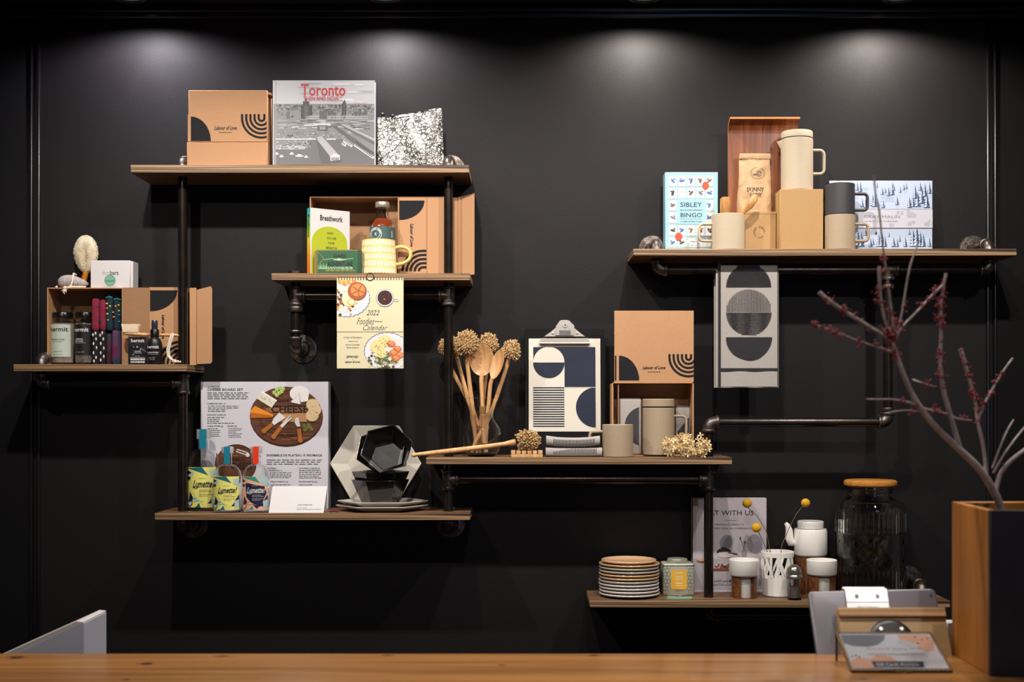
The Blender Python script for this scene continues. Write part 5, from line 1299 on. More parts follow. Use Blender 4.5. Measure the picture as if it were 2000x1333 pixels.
for j in range(Hn):
    for i in range(N):
        a=j*(N+1)+i; fs.append((a,a+1,a+N+2,a+N+1)); fs.append((o+a,o+a+N+1,o+a+N+2,o+a+1))
for j in range(Hn):
    a=j*(N+1); fs.append((a,a+N+1,o+a+N+1,o+a)); a+=N; fs.append((a,o+a,o+a+N+1,a+N+1))
for i in range(N): fs.append((i,o+i,o+i+1,i+1)); a=Hn*(N+1)+i; fs.append((a,a+1,o+a+1,o+a))
m.add(vs,fs,kp)
def bagy(x,zz):
    v_=max(0,min(1,zz/Y(TY))); return -(.020*(1-v_**2.2)+.0025)*.98-.0012
m.yf=bagy
stp=mat('stamp_black','3a2a20',.6)
m.ring(1478,340,13.6,14.2,stp,2,0,360,30,.85); m.ring(1478,340,11.5,11.9,stp,2,0,360,30,.85); m.ring(1481,341,4.6,5.5,stp,2,0,330,20); m.ring(1481,341,2,2.8,stp,2,90,400,14); m.disc(1472,343,3.5,stp,2,2); m.disc(1475,335,3,stp,2,1.2)
m.text('SKINNY',1456,368,1489.5,377,stp,2,.05); m.text('LADY',1463,379.5,1485,387,stp,2,.05)
m.build('bag',t,60)
m=t.mb(); m.box(X(1444),-.0065,Y(311.5),X(1504.5),.005,Y(300.5),kp,.0022,3); m.build('folded_top',t)
t=T('kraft_box','tall plain kraft box under the stoneware pitcher','box',1524,z,3.560)
m=t.mb(); X=m.X;Y=m.Y; m.box(0,0,0,X(1608),.091,Y(369.5),kb_,.001,1); m.box(-.0012,.001,.001,0,.090,Y(371),mat('kraft_shadow_side','b08a55',.75)); m.build('carton',t)
zp=EYE+(VY-369.5)/F*3.560
t=T('stoneware_pitcher','tall pale stoneware pitcher with lid, spout and square handle on the tall kraft box','pitcher',1556.5,zp+.0002,3.607)
m=t.mb(); X=m.X;Y=m.Y; r=31*t.k
base_py=785-(zp-EYE)*F/3.613
m.lathe([(0.0001,0),(r-.002,0),(r,.002),(r,Y(274)),(r-.0015,Y(273)),(r-.004,Y(274)),(r-.004,.008),(0.0001,.006)],stonel,seg=64)
# spout
m.add([(-r*.97,-.012,Y(281)),(-r*.97,.012,Y(281)),(-r-.0125,0,Y(276.5)),(-r*.98,0,Y(294)),(-r*.9,-.013,Y(275)),(-r*.9,.013,Y(275)),(-r-.0105,0,Y(277.5))],[(0,4,2),(1,2,5),(0,2,3),(1,3,2),(4,6,2),(5,2,6),(4,5,6)],stonel)
m.build('body',t,40)
m=t.mb(); m.lathe([(r-.006,Y(273)+.0001),(r-.006,Y(271.5)),(r-.001,Y(271)),(r-.001,Y(260)),(r-.003,Y(258)),(0.0001,Y(258))],stonel,seg=64); m.build('lid',t)
m=t.mb(); m.lathe([(r-.0055,Y(273.6)),(r-.0018,Y(273.2)),(r-.0018,Y(271.2)),(r-.0055,Y(271))],black,seg=48,closed=True); m.build('seal_ring',t)
m=t.mb(); handle(m,r-.001,X(1612)-.004,Y(340),Y(294),stonel,.0044,1,.012); m.build('handle',t,60)
# stacked mugs
t=T('stoneware_mug','tan stoneware mug at the bottom of the pair, under the charcoal mug','mug',1640.5,z,3.556)
m=t.mb(); X=m.X;Y=m.Y; r=29*t.k; Hm=Y(421.5); mugshape(m,r,Hm,stone); m.build('body',t)
m=t.mb(); handle(m,r-.001,X(1698.5)-.004,Y(471),Y(438),stone,.0042,1,.010); m.build('handle',t,60)
chm=mat('charcoal_stoneware','343136',.55)
t=T('stoneware_mug','charcoal stoneware mug stacked on the tan one beside the snowy puzzle box','mug',1640.5,z+Hm+.0002,3.556)
m=t.mb(); X=m.X;Y=m.Y; r=28.5*t.k; mugshape(m,r,Y(360.5),chm); m.build('body',t)
m=t.mb(); handle(m,r-.001,X(1697)-.004,Y(411),Y(379),chm,.0042,1,.010); m.build('handle',t,60)
# puzzle box
t=T('puzzle_box','wide puzzle box with snowy pine forest pictures at the right of the stacked mugs','puzzle box',1620,z,3.628)
m=t.mb(); X=m.X;Y=m.Y; sn=mat('snow_print','b9c5da',.4)
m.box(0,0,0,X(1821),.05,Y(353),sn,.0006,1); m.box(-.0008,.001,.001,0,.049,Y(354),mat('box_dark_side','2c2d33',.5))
sh1=mat('snow_shade','aabdda',.3,coat=.3); t1_=mat('pine_dark','1f3350',.4);t2_=mat('pine_mid','3c5a80',.4);t3_=mat('pine_snow','d8e4f4',.4); vio=mat('band_lilac','c3c0c9',.4)
R=random.Random(33)
for i in range(16): cx=R.uniform(1635,1805); m.disc(cx,R.uniform(360,402),R.uniform(6,14),sh1,1,R.uniform(1,3),rot=R.uniform(-15,15))
def pine(x,y,h):
    w=h*.50
    m.rect(x-.4,y-h*.2,x+.4,y,t1_,2)
    for q in range(5):
        f=q/5; ya=y-h+h*f*.86; yb=ya+h*.30; ww=w*(.3+f*.8)/2
        m.pp([(max(1620.5,x-ww),min(yb,482.5)),(x,max(ya,354)),(min(1820.5,x+ww),min(yb,482.5))],t1_ if q%2 else t2_,3+q)
        m.pp([(max(1620.5,x-ww*.9),min(yb-.6,482.5)),(x-.3,max(ya+h*.05,354)),(x-ww*.1,min(yb-h*.05,482.5))],t3_,4+q)
L1=[(1800,398,34),(1806,384,26),(1792,404,30),(1810,406,30),(1783,404,22),(1787,388,26),(1797,372,16),(1815,378,22),(1742,381,24),(1735,383,18),(1745,372,14),(1723,380,14),(1729,376,10),(1752,400,18),(1725,406,16),(1704,402,22),(1708,404,26),(1690,406,18),(1684,404,16),(1770,369,12),(1765,371,12),(1758,376,12),(1713,366,10),(1776,406,22),(1680,375,20),(1674,372,16)]
for x,y,h in L1: pine(x,y,h)
m.rect(1620.3,409,1820.6,445.5,vio,12); m.line([(1620.5,409),(1820.5,409)],.7,grey,13)
for i in range(12): m.disc(R.uniform(1735,1815),R.uniform(413,442),R.uniform(2,6),mat('band_shade','adabb6',.4),13,R.uniform(2,5))
m.text('GRAY MALIN',1686,421,1757,426.5,mat('band_text','7a7882',.5),14,0,0); m.text('500 PIECE PUZZLE  DOUBLE SIDED',1688,431.5,1753,434,mat('band_text','7a7882',.5),14)
L2=[(1790,482,40),(1797,482,30),(1783,482,34),(1803,482,26),(1768,482,20),(1745,482,20),(1752,482,16),(1728,482,22),(1722,482,30),(1716,482,26),(1682,482,30),(1675,482,34),(1705,478,14),(1757,472,12),(1700,482,18),(1815,482,18),(1736,462,9),(1776,458,12),(1690,460,16)]
for x,y,h in L2: pine(x,y,h)
m.pp([(1708,457),(1711,452),(1713,457)],black,12)
m.build('printed_box',t)
# hanging towel
t=T('tea_towel','grey linen tea towel with charcoal circle design hanging from the upper right pipe','tea towel',1459,EYE+(VY-757)/F*3.552,3.552)
m=t.mb(); X=m.X;Y=m.Y; ln_=mat('linen','a8a19b',.95,var=.15,vscale=700,bump=.4,bscale=900); lc=mat('linen_charcoal','29272b',.95,var=.2,vscale=700,bump=.4,bscale=900)
ztp=zD-t.zb   # height of the pipe
yp=PZ-3.552
def sheet(x0,x1,ybot,front,ox=0):
    N=14;Mv=26; vs=[];fs=[]
    for i in range(N+1):
        x=X(x0+(x1-x0)*i/N)
        prof=[]
        if front:
            for q in range(Mv+1): prof.append((0.0+.0012*math.sin(i*.9)*(1-q/Mv),ybot+(ztp-ybot)*q/Mv))
            for a in range(15,181,15): c_=math.radians(a); prof.append((yp-yp*math.cos(c_),ztp+ .0150*math.sin(c_)))
        for p in prof: vs.append((x,p[0],p[1]))
        L_=len(prof)
    for i in range(N):
        for j in range(L_-1): a=i*L_+j; fs.append((a,a+L_,a+L_+1,a+1))
    m.add(vs,fs,ln_)
sheet(1402.5,1519.5,Y(755.5),True)
# back drop and side hem
m.box(X(1398.5),2*yp-.001,Y(757.5),X(1514),2*yp+.001,ztp,ln_); m.box(X(1398.5),.003,Y(757),X(1404),.006,ztp,ln_); m.box(X(1404),.002,Y(757.5),X(1521),.0045,ztp-.001,ln_)
m.lay=.0005; m.y0=-.0012
m.rect(1402.5,514,1407.5,755,lc,1); m.rect(1518.3,514,1519.6,755,lc,1); m.rect(1403,719.5,1519.5,725,lc,1)
# top dome with horizontal lines
for i in range(19):
    yy=560.5-i*2.15; 
    q=(560.5-yy)/44; 
    if q>=1: break
    hw=44*math.sqrt(1-q*q); 
    if i==0: hw=44
    m.rect(1462-hw,yy-.65,1462+hw,yy+.65,lc,1)
m.rect(1440,518,1484,526,lc,1)
for i in range(33):
    x_=1420+i*2.62; q=(x_-1462.5)/44.8
    if abs(q)<1: m.rect(x_-.6,610-44.5*math.sqrt(1-q*q),x_+.6,610,lc,1)
for i in range(17):
    yy=612+i*2.75; q=(yy-610)/46
    if q<1: hw=44.5*math.sqrt(1-q*q); m.rect(1462.5-hw,yy-.75,1462.5+hw,yy+.75,lc,1)
m.pp([(1462.8+45*math.cos(math.radians(a)),659-45*math.sin(math.radians(a))) for a in range(180,361,6)],lc,1)
m.build('cloth',t,60)

# ---------------- lowest shelf ----------------
z=SH['S7']
pc_=[mat('plate_white','d8d0c8',.15,coat=.5)]*4+[mat('plate_grey','b5aca4',.15,coat=.5),mat('plate_tan','cfa577',.15,coat=.5),mat('plate_tan','cfa577',.15,coat=.5),mat('plate_grey','b5aca4',.15,coat=.5),mat('plate_sage','b3ab8f',.15,coat=.5),mat('plate_tan','cfa577',.15,coat=.5),mat('plate_peach','ddb088',.15,coat=.5)]
desc=['white side plate at the very bottom of the stack','white side plate, second from the bottom of the stack','white side plate, third from the bottom of the stack','white side plate just under the grey one low in the stack','grey side plate between the white and tan plates','lower of two adjoining tan side plates in mid stack','upper of two adjoining tan side plates in mid stack','grey side plate just above the tan pair in the stack','sage grey side plate third from the top of the stack','tan side plate directly beneath the top plate','smaller peach side plate on the very top of the stack']
R=random.Random(6)
for i in range(11):
    t=T('side_plate',desc[i],'plate',1228.5+R.uniform(-1,1),z+.0003+i*.00915,3.597,'side plates stacked on the lowest shelf')
    r=(59.5 if i<10 else 54)*t.k-(i%3)*.0006; m=t.mb()
    m.lathe([(0.0001,.0012),(r*.55,.0012),(r*.56,0),(r*.60,0),(r*.66,.0012),(r*.96,.0058),(r*.992,.0072),(r,.0092),(r*.995,.0112),(r*.98,.0118),(r*.93,.0098),(r*.66,.0042),(0.0001,.0036)],pc_[i],seg=64,sy=.965 if i<10 else .97); m.build('plate',t,60)
# tin
t=T('tea_tin','square patterned pale green tea tin with round lid and yellow label','tin',1325.5,z,3.602)
m=t.mb(); X=m.X;Y=m.Y; tin=mat('tin_pattern','bcbcab',.4,metal=.35)
H=Y(1102); m.box(X(1295),0,.0,X(1356),.07,H,tin,.005,3)
m.box(X(1293.5),-.0015,H-.006,X(1357.5),.0715,H-.003,mat('tin_edge','7d7a62',.35,metal=.6),.0014,1); m.box(X(1293.5),-.0015,.0,X(1357.5),.0715,.003,mat('tin_edge','7d7a62',.35,metal=.6),.0014,1)
hx=mat('tin_line','6d7060',.5,metal=.3)
for j in range(8):
    for i in range(8):
        cx=1299+i*7.6+(3.8 if j%2 else 0); cy=1108+j*7
        if cx>1353 or 1310<cx<1341: continue
        P=[(cx+3.6*math.cos(math.radians(60*q+30)),cy+3.6*math.sin(math.radians(60*q+30))) for q in range(7)]; m.line(P,.55,hx,1)
yl=mat('tin_yellow','e8b03a',.5); m.rect(1310.5,1115,1341.5,1150.5,yl,2); m.rect(1312.5,1113.5,1339.5,1152,yl,3)
for a,b2 in ((1119,1121),(1127,1128.5),(1131,1132.5),(1139,1141),(1144,1145)): m.rect(1319,a,1333,b2,cream,4)
m.ring(1326,1121,3,3.5,cream,5,0,180,12)
m.text('SLOANE TEA',1318,1152.5,1335,1155,hx,4)
m.build('body',t)
m=t.mb(); m.lathe([(21*t.k,H),(21*t.k,H+.004),(20*t.k,H+.0045),(20*t.k,Y(1096)),(19*t.k,Y(1094)),(0.0001,Y(1094))],mat('tin_lid','a5a795',.35,metal=.4),(0,.034,0),40); m.build('lid',t)
t=T('paper_tag','small mint green tag lying in front of the tea tin','tag',1328,z,3.535)
m=t.mb(); X=m.X;Y=m.Y; mint=mat('mint_card','79a98e',.5)
m.prism([(X(1303),.0),(X(1350),.0),(X(1352),.004),(X(1332),.0030),(X(1306),.0055)],-.004,.02,mint); m.box(X(1327),.006,.003,X(1330),.0075,.012,mint); m.build('tag',t)
# cook book
t=T('cookbook','pale lilac cookbook with spaced grey title leaning at the wall behind the iron post','book',1352,z,3.672)
m=t.mb(); X=m.X;Y=m.Y; cb=mat('cookbook_lilac','bdb4ba',.5)
m.box(0,0,0,X(1497),.002,Y(973.5),cb); m.box(0,.018,0,X(1497),.02,Y(973.5),cb); m.box(0,0,0,.002,.02,Y(973.5),cb)
gt_=mat('cookbook_text','4a434c',.5); sk=mat('cookbook_grey','8d868f',.5)
m.rect(1353,1092,1496.5,1152,mat('cookbook_table','a59da5',.5),1)
m.disc(1418,1060,12,sk,2,15,rot=15); m.disc(1474,1063,15,sk,2,19,rot=-10); m.text('EAT WITH US',1378,997.5,1472,1007,gt_,2,.012); m.line([(1413,1017),(1438,1017)],.8,sk,2)
m.text('MINDFUL COOKING TO',1397,1023.5,1453,1026.5,gt_,2); m.text('MAKE EVERY MEAL AN EXPERIENCE',1374,1031,1468,1034,gt_,2)
m.disc(1414,1079,14,mat('dish_dark','2c2326',.5),3,8); m.disc(1416,1084,16,mat('dish_pale','cbbcb4',.5),4,6); 
for i in range(14): m.disc(1414+R.uniform(-11,10),1074+R.uniform(-3,3),2.4,mat('dish_dark','2c2326',.5),5)
m.line([(1422,1080),(1440,1083)],2,mat('dish_dark','2c2326',.5),5)
m.disc(1453,1082,5.5,mat('vase_grey','8f8890',.5),3,9); m.line([(1453,1075),(1449,1060),(1446,1052)],.8,gt_,3); m.line([(1453,1074),(1455,1062)],.8,gt_,3); m.disc(1446,1052,1.6,gt_,4,3); m.disc(1455,1060,1.6,gt_,4,3)
m.disc(1371,1096,10,mat('bowl_wood','7a4a2c',.5),3,4); m.disc(1371,1094,9,mat('porridge','c9a283',.5),4,2.6)
m.pp([(1391,1111),(1440,1111),(1438,1116),(1393,1116)],mat('board_red','7a3a22',.5),3)
for i in range(26): m.disc(1415+R.uniform(-18,18),1107+R.uniform(-4,3),R.uniform(1.2,3),[mat('dish_dark','2c2326',.5),mat('dish_pale','cbbcb4',.5),mat('board_red','7a3a22',.5),mat('bowl_wood','7a4a2c',.5)][R.randrange(4)],4)
m.text('PHILIP LAGO and MYSTIQUE MATTAI',1376,1133,1475,1138.5,gt_,2,.01); m.text('CREATORS of CHEF SOUS CHEF',1388,1141,1464,1144.5,gt_,2)
m.build('cover',t)
m=t.mb(); m.box(.002,.002,.002,X(1495),.018,Y(975),mat('page_block','e8e4dc',.7)); m.build('pages',t)
# white wooden-sleeved cups
def cup(label,px,Z,top,mid,rx,rw):
    t=T('porcelain_cup',label,'cup',px,z,Z,'white cups with wooden sleeves'); m=t.mb(); k=t.k; Y=m.Y; r=rx*k; H=Y(top); hm=Y(mid); rs=rw*k
    m.lathe([(0.0001,.001),(rs*.72,.001),(rs*.78,.004),(rs*.80,hm-.006),(rs*.84,hm-.002),(r-.003,hm),(r,hm+.004),(r,H-.001),(r-.0015,H),(r-.003,H-.001),(r-.004,hm+.006),(rs*.5,hm),(rs*.5,.006),(0.0001,.006)],whitecer,seg=56); m.build('bowl',t)
    m=t.mb(); n=60; vs=[];fs=[];ro,ri=rs,rs-.0030; gap=.46   # sleeve open at the front
    for i in range(n+1):
        a=-PI/2+gap+(2*PI-2*gap)*i/n
        for (rr,zz) in ((ro,.0),(ro,hm-.003),(ri,hm-.003),(ri,.0)): vs.append((rr*math.cos(a),rr*math.sin(a),zz))
    for i in range(n):
        for q in range(4): l=(q+1)%4; fs.append((i*4+q,(i+1)*4+q,(i+1)*4+l,i*4+l))
    fs+=[(0,1,2,3),(n*4,n*4+1,n*4+2,n*4+3)]
    m.add(vs,fs,walnut); m.build('wooden_sleeve',t,30)
cup('white cup in a walnut sleeve standing just right of the iron post',1453.5,3.567,1093,1124,29.5,24.5)
cup('white cup in a walnut sleeve standing in front of the white teapot',1605,3.556,1093.5,1123,29.5,27)
# openwork vase
t=T('openwork_vase','white ceramic vase with a cut out lattice upper wall holding yellow flowers','vase',1518.5,z,3.603)
m=t.mb(); k=t.k;X=m.X;Y=m.Y; r=32*k; H=Y(1077); hb=Y(1128); hr=Y(1087); wv_=.004; rb=29.5*k
def rr_(q): return rb+(r-rb)*(q/H)
m.lathe([(0.0001,0),(rb-.003,0),(rb,.003),(rr_(hb),hb),(rr_(hb)-wv_,hb),(rb-wv_,.008),(0.0001,.006)],whitecer,seg=56)
m.lathe([(rr_(hr),hr),(r,H-.001),(r-.002,H),(r-wv_,H-.001),(rr_(hr)-wv_,hr)],whitecer,seg=56,closed=True)
R=random.Random(14)
def strut(a0,a1,w):
    vs=[];n=8
    for i in range(n+1):
        q=i/n; a=a0+(a1-a0)*q; h=hb-.001+(hr-hb+.002)*q; rr=rr_(h)
        for (da,dr) in ((-w,0),(w,0),(w,-wv_),(-w,-wv_)): vs.append(((rr+dr)*math.cos(a+da),(rr+dr)*math.sin(a+da),h))
    fs=[(0,1,2,3),(n*4,n*4+1,n*4+2,n*4+3)]
    for i in range(n):
        for q in range(4): l=(q+1)%4; fs.append((i*4+q,(i+1)*4+q,(i+1)*4+l,i*4+l))
    m.add(vs,fs,whitecer)
for i in range(14):
    a=2*PI*i/14; strut(a,a+R.choice([.25,.5,-.4,-.55,.1]),R.uniform(.055,.10)); 
    if i%2: strut(a+.2,a-.35,.06)
m.build('vase',t,40)
fl=mat('yellow_flower','f2b41c',.85,bump=1,bscale=900,var=.25,vscale=500); stm=mat('dried_stem','6b5638',.8)
for i,(px,py,rp,pts,nm) in enumerate(((1458,983,9.2,[(1458,990),(1478,1008),(1496,1038),(1504,1078),(1512,1130)],'tallest yellow ball flower at the left of the openwork vase'),(1475,1030,9.4,[(1478,1037),(1488,1056),(1498,1078),(1508,1130)],'lower yellow ball flower hanging out left of the openwork vase'),(1573.5,983,8.8,[(1568,989),(1556,1004),(1542,1030),(1527,1065),(1520,1130)],'yellow ball flower leaning right of the openwork vase'))):
    Zc=3.603+(-.01,-.02,.0)[i]; t=T('billy_button_flower',nm,'flower',1515,z+.02,3.603,'yellow ball flowers in the openwork vase'); m=t.mb(); X=m.X;Y=m.Y
    m.ball((X(px),Zc-3.603,Y(py)),rp*t.k,fl,24,(1,1,.98),.06,900); m.build('bloom',t,80)
    m=t.mb(); n=len(pts); m.tube([(X(a),(Zc-3.603)*(1-q/(n-1)),Y(b2)) for q,(a,b2) in enumerate(pts)],.0011,stm,7); m.build('stem',t,60)
# shaker
t=T('glass_shaker','small glass shaker with metal collar and domed pierced top beside the openwork vase','shaker',1551.5,z,3.533)
m=t.mb(); k=t.k; Y=m.Y; r=15*k; hc=Y(1131)
o=[(0.0001,0),(r*.95,0),(r*.85,.004),(r*.8,.012),(r*.88,hc)]; m.lathe(o+[(a_-.0015 if a_>.002 else a_,max(q,.004)) for a_,q in o[::-1]],glass,seg=10); m.build('glass',t,20)
m=t.mb(); m.lathe([(0.0001,.0045),(r*.72,.0045),(r*.66,.012),(r*.66,hc*.62),(0.0001,hc*.62)],mat('ground_pepper','7a7068',.9,var=.5,vscale=900),seg=10); m.build('spice',t)
m=t.mb(); shc=mat('aged_chrome','8f8983',.25,metal=.8); m.lathe([(r*.9,hc),(r*1.08,hc+.001),(r*1.08,hc+.009),(r*.98,hc+.011),(r*.95,hc+.012)],shc,seg=40); m.lathe([(r*.95,hc+.012),(r*.93,hc+.022),(r*.75,hc+.032),(r*.4,hc+.038),(0.0001,hc+.0395)],shc,seg=40)
for i in range(5):
    for j in range(8): a=2*PI*(j+.5*(i%2))/8; q=.014+i*.005; rad=r*(.95,.93,.86,.72,.5)[i]; m.ball((rad*math.cos(a),rad*math.sin(a),hc+q+.004),.0011,black,6)
m.build('domed_top',t,50)
# teapot
t=T('teapot','white ceramic teapot with flat lid on a walnut base behind the front cups','teapot',1583,z,3.652)
m=t.mb(); k=t.k; X=m.X;Y=m.Y; r=32.5*k; hb=Y(1086); ht=Y(1033)
m.lathe([(r*.5,.006),(r*.5,hb),(r-.004,hb+.001),(r,hb+.006),(r*.985,ht-.006),(r*.93,ht),(r*.6,ht+.0005),(r*.6,ht-.003),(r*.5,.01)],whitecer,seg=56,closed=True); m.build('body',t,50)
m=t.mb(); m.lathe([(r*.62,ht+.0008),(r*.76,ht+.0015),(r*.78,Y(1020)),(r*.74,Y(1018)),(0.0001,Y(1019))],mat('marble_white','d8d5cf',.3,var=.12,vscale=60),seg=48); m.build('lid',t)
m=t.mb(); m.tube([(-r*.9,0,Y(1062)),(X(1545),-.002,Y(1061)),(X(1541),-.002,Y(1050)),(X(1541),-.002,Y(1036)),(X(1538),-.002,Y(1027)),(X(1534),-.002,Y(1022))],[.008,.0115,.0125,.0100,.0075,.0050],whitecer,18); m.build('spout',t,60)
m=t.mb(); m.lathe([(r*.52,0),(r*.93,0),(r*.93,hb-.001),(r*.52,hb-.001)],walnut,seg=56,closed=True); m.build('wooden_base',t,40)
# big jar
t=T('glass_beverage_jar','large ribbed clear glass jar with round bamboo lid at the right of the lowest shelf','jar',1700,z,3.602)
m=t.mb(); k=t.k; X=m.X;Y=m.Y; seg=352; r=67*k; H=Y(951); prof=[]
rows=[(0,.90),(.004,.97),(.012,1.0),(Y(1110),1.0),(Y(1108),.985),(Y(1040),.985),(Y(1038),1.0),(Y(1000),1.0),(Y(990),.985),(Y(981),.90),(Y(976),.72),(Y(972),.62),(Y(966),.60),(Y(958),.62),(H,.61)]
fine=[]
for i in range(len(rows)-1):
    (a,ra),(b2,rb_)=rows[i],rows[i+1]; n_=max(1,int((b2-a)/.004))
    for q in range(n_): fine.append((a+(b2-a)*q/n_,ra+(rb_-ra)*q/n_))
fine.append(rows[-1])
def dR(h,a):
    rib=lambda: .0017*math.cos(a*44)
    if .008<h<Y(1108) or Y(1040)<h<Y(999): return rib()
    if Y(1107)<h<Y(1041):
        u1=(a*14/(2*PI)+h/.052)%1; u2=(a*14/(2*PI)-h/.052)%1
        return -.0012*(max(0,1-abs(u1-.5)/.10)+max(0,1-abs(u2-.5)/.10))
    return 0
vs=[];fs=[];n=len(fine)
for i in range(seg):
    a=2*PI*i/seg
    for h,f in fine: rr=r*f+dR(h,a); vs.append((rr*math.cos(a),rr*math.sin(a),h))
inner=[(max(h,.008),f) for h,f in fine]
for i in range(seg):
    a=2*PI*i/seg
    for h,f in inner: rr=(r*f-.0045); vs.append((rr*math.cos(a),rr*math.sin(a),h))
o=seg*n
for i in range(seg):
    l=(i+1)%seg
    for j in range(n-1):
        fs.append((i*n+j,l*n+j,l*n+j+1,i*n+j+1)); fs.append((o+i*n+j,o+i*n+j+1,o+l*n+j+1,o+l*n+j))
    fs.append((i*n+n-1,l*n+n-1,o+l*n+n-1,o+i*n+n-1))
fs.append(tuple(i*n for i in range(seg-1,-1,-1))); fs.append(tuple(o+i*n for i in range(seg)))
m.add(vs,fs,glass); m.build('glass',t,70)
m=t.mb(); m.lathe([(r*.60,H+.0002),(r*.66,H+.0002),(r*.66,H+.004),(r*.75,H+.005),(r*.765,H+.010),(r*.75,H+.0165),(r*.70,H+.019),(0.0001,H+.0195)],grain('bamboo_lid','b06a24','d99a4c',(6,50,50),.4,1.2,coat=.3),seg=56); m.build('lid',t)
m=t.mb()
for i in range(3): m.lathe([(r*.605,Y(963)+i*.0045),(r*.655,Y(963)+.0012+i*.0045),(r*.655,Y(963)+.0022+i*.0045),(r*.605,Y(963)+.0034+i*.0045)],glass,seg=56,closed=True)
m.build('neck_rings',t)

# ---------------- counter and what stands on it ----------------
CH=EYE-.52; CB=2.642
cw=grain('pine_counter','7d5128','b57d44',(1.3,30,30),.32,1.0,coat=.3)
t=T('counter','long honey coloured pine counter top with dark knots across the foreground','counter',1000,CH-.045,CB-.35)
m=t.mb(); lx=2.3
m.box(-lx,-.35,0,lx,.35,.045,cw,.003,2)
kn1=mat('pine_knot','2c160b',.4); kn2=mat('pine_knot_ring','7a4a22',.4)
cx0,cy0=t.root.location.x,t.root.location.y
for px,py,rx_,ry_ in ((32,1285,13,.010),(287,1297,11,.010),(434,1282.5,11,.006),(247,1328,6,.006),(757,1281,8,.005),(1160,1281,10,.006),(1688,1327,7,.006),(980,1300,5,.004)):
    Zk=.52*F/(py-VY); xk=(px-VX)/F*Zk-cx0; rx2=rx_/F*Zk
    for sc_,mm_,hh in ((1.7,kn2,.04515),(1.0,kn1,.0453)):
        m.add([(xk+rx2*sc_*math.cos(a)*(1+.15*math.sin(3*a+px)),Zk-cy0+ry_*sc_*math.sin(a),hh) for a in [i*2*PI/24 for i in range(24)]],[tuple(range(24))],mm_)
m.build('top',t)
m=t.mb(); m.box(-lx+.05,-.30,-CH+.045,lx-.05,-.26,-.0001,mat('counter_front','2a2422',.6)); m.box(-lx+.05,.10,-CH+.045,lx-.05,.14,-.0001,mat('counter_front','2a2422',.6)); m.build('base',t)
LD=CH-.17   # lower work surface behind
t=T('work_desk','lower dark work surface behind the pine counter','desk',1000,LD-.03,3.0)
m=t.mb(); m.box(-2.2,-.40,0,2.2,.08,.03,mat('desk_dark','1d1a1a',.5),.002,1); 
for x in (-2.1,2.05): m.box(x,-.38,-LD+.03,x+.05,.06,0,mat('desk_dark','1d1a1a',.5))
m.build('top',t)
# white wedge at the left
t=T('display_stand','white wedge shaped display stand behind the left end of the counter','stand',165,LD,2.86)
m=t.mb(); X=m.X;Y=m.Y; wp=mat('white_plastic','b9b7c2',.35)
m.y0=0; m.prism([(X(165),0),(X(165),Y(1218)),(X(163),Y(1217.5)),(X(34),Y(1277)),(X(-60),Y(1321)),(X(-60),0)],-.004,.15,wp); m.build('body',t,20)
m=t.mb(); m.prism([(X(164),Y(1215.5)),(X(150),Y(1214)),(X(10),Y(1277)),(X(-75),Y(1316)),(X(-60),Y(1320)),(X(34),Y(1277)),(X(163),Y(1217))],-.003,.155,mat('cream_plastic','c9c0bb',.35)); m.build('screen_panel',t,20)
# tablet on its wooden stand
tilt=math.radians(-30)
t=T('tablet','silver grey tablet seen from behind, leaning in the wooden stand','tablet',1702,0,2.70)
al=mat('anodised_grey','6c666c',.34,metal=.5)
Zt=2.70; ztT=EYE+(VY-1153)/F*Zt
t.root.location=((1702-VX)/F*Zt,Zt,ztT); t.root.rotation_euler=(math.radians(-30),math.radians(-1.3),0); t.zb=ztT
m=t.mb(); k=t.k; w=124.5*k; h=.18
# rounded slab hanging below its origin (top edge)
def rrect(w,h,r,n=6):
    P=[]
    for cx,cz,a0 in ((w-r,-r,0),(-w+r,-r,90),(-w+r,-h+r,180),(w-r,-h+r,270)):
        for i in range(n+1): a=math.radians(a0+90*i/n); P.append((cx+r*math.cos(a),cz+r*math.sin(a)))
    return P
def slab(m,w,h,r,y0,y1,mm,b=.002):
    A=rrect(w,h,r); n=len(A); L_=[]
    for (ins,y) in ((b*1.2,y0),(b*.35,y0+b*.4),(0,y0+b*1.3),(0,y1)):
        B_=[(x*(w-ins)/w,-h/2+(q+h/2)*(h/2-ins)/(h/2)) for x,q in A]; L_+= [(x,y,q) for x,q in B_]
    fs=[tuple(range(n)),tuple(range(4*n-1,3*n-1,-1))]
    for j in range(3):
        for i in range(n): l=(i+1)%n; fs.append((j*n+i,j*n+l,(j+1)*n+l,(j+1)*n+i))
    m.add(L_,fs,mm)
slab(m,w,h,.010,0,.0075,al); m.build('back_shell',t,40)
m=t.mb(); R90=Matrix(((1,0,0,0),(0,0,1,0),(0,-1,0,0),(0,0,0,1)))
m.lathe([(0.0001,-.0008),(.0028,-.0008),(.0034,0),(0.0001,0)],black,(w-.0115,0,-.016),20,rot=R90); m.build('camera_lens',t)
m=t.mb(); m.box(-w+.003,.0076,-h+.003,w-.003,.0085,-.003,mat('tablet_screen','0a0a0c',.1)); m.build('screen',t)
t2=T('wooden_tablet_stand','plywood tablet stand with round black hub behind the counter edge','tablet stand',1740,0,2.655)
Zs=2.655; zs_=EYE+(VY-1189.5)/F*Zs
t2.root.location=((1740-VX)/F*Zs,Zs,zs_); t2.root.rotation_euler=(math.radians(-30),0,0)
m=t2.mb(); k=t2.k; w=104*k
plyl=layered('birch_ply_edge',('8a6238','d8ac74'),560,face='ab8d65',facecol2='96784f',axis='y',rough=.5)
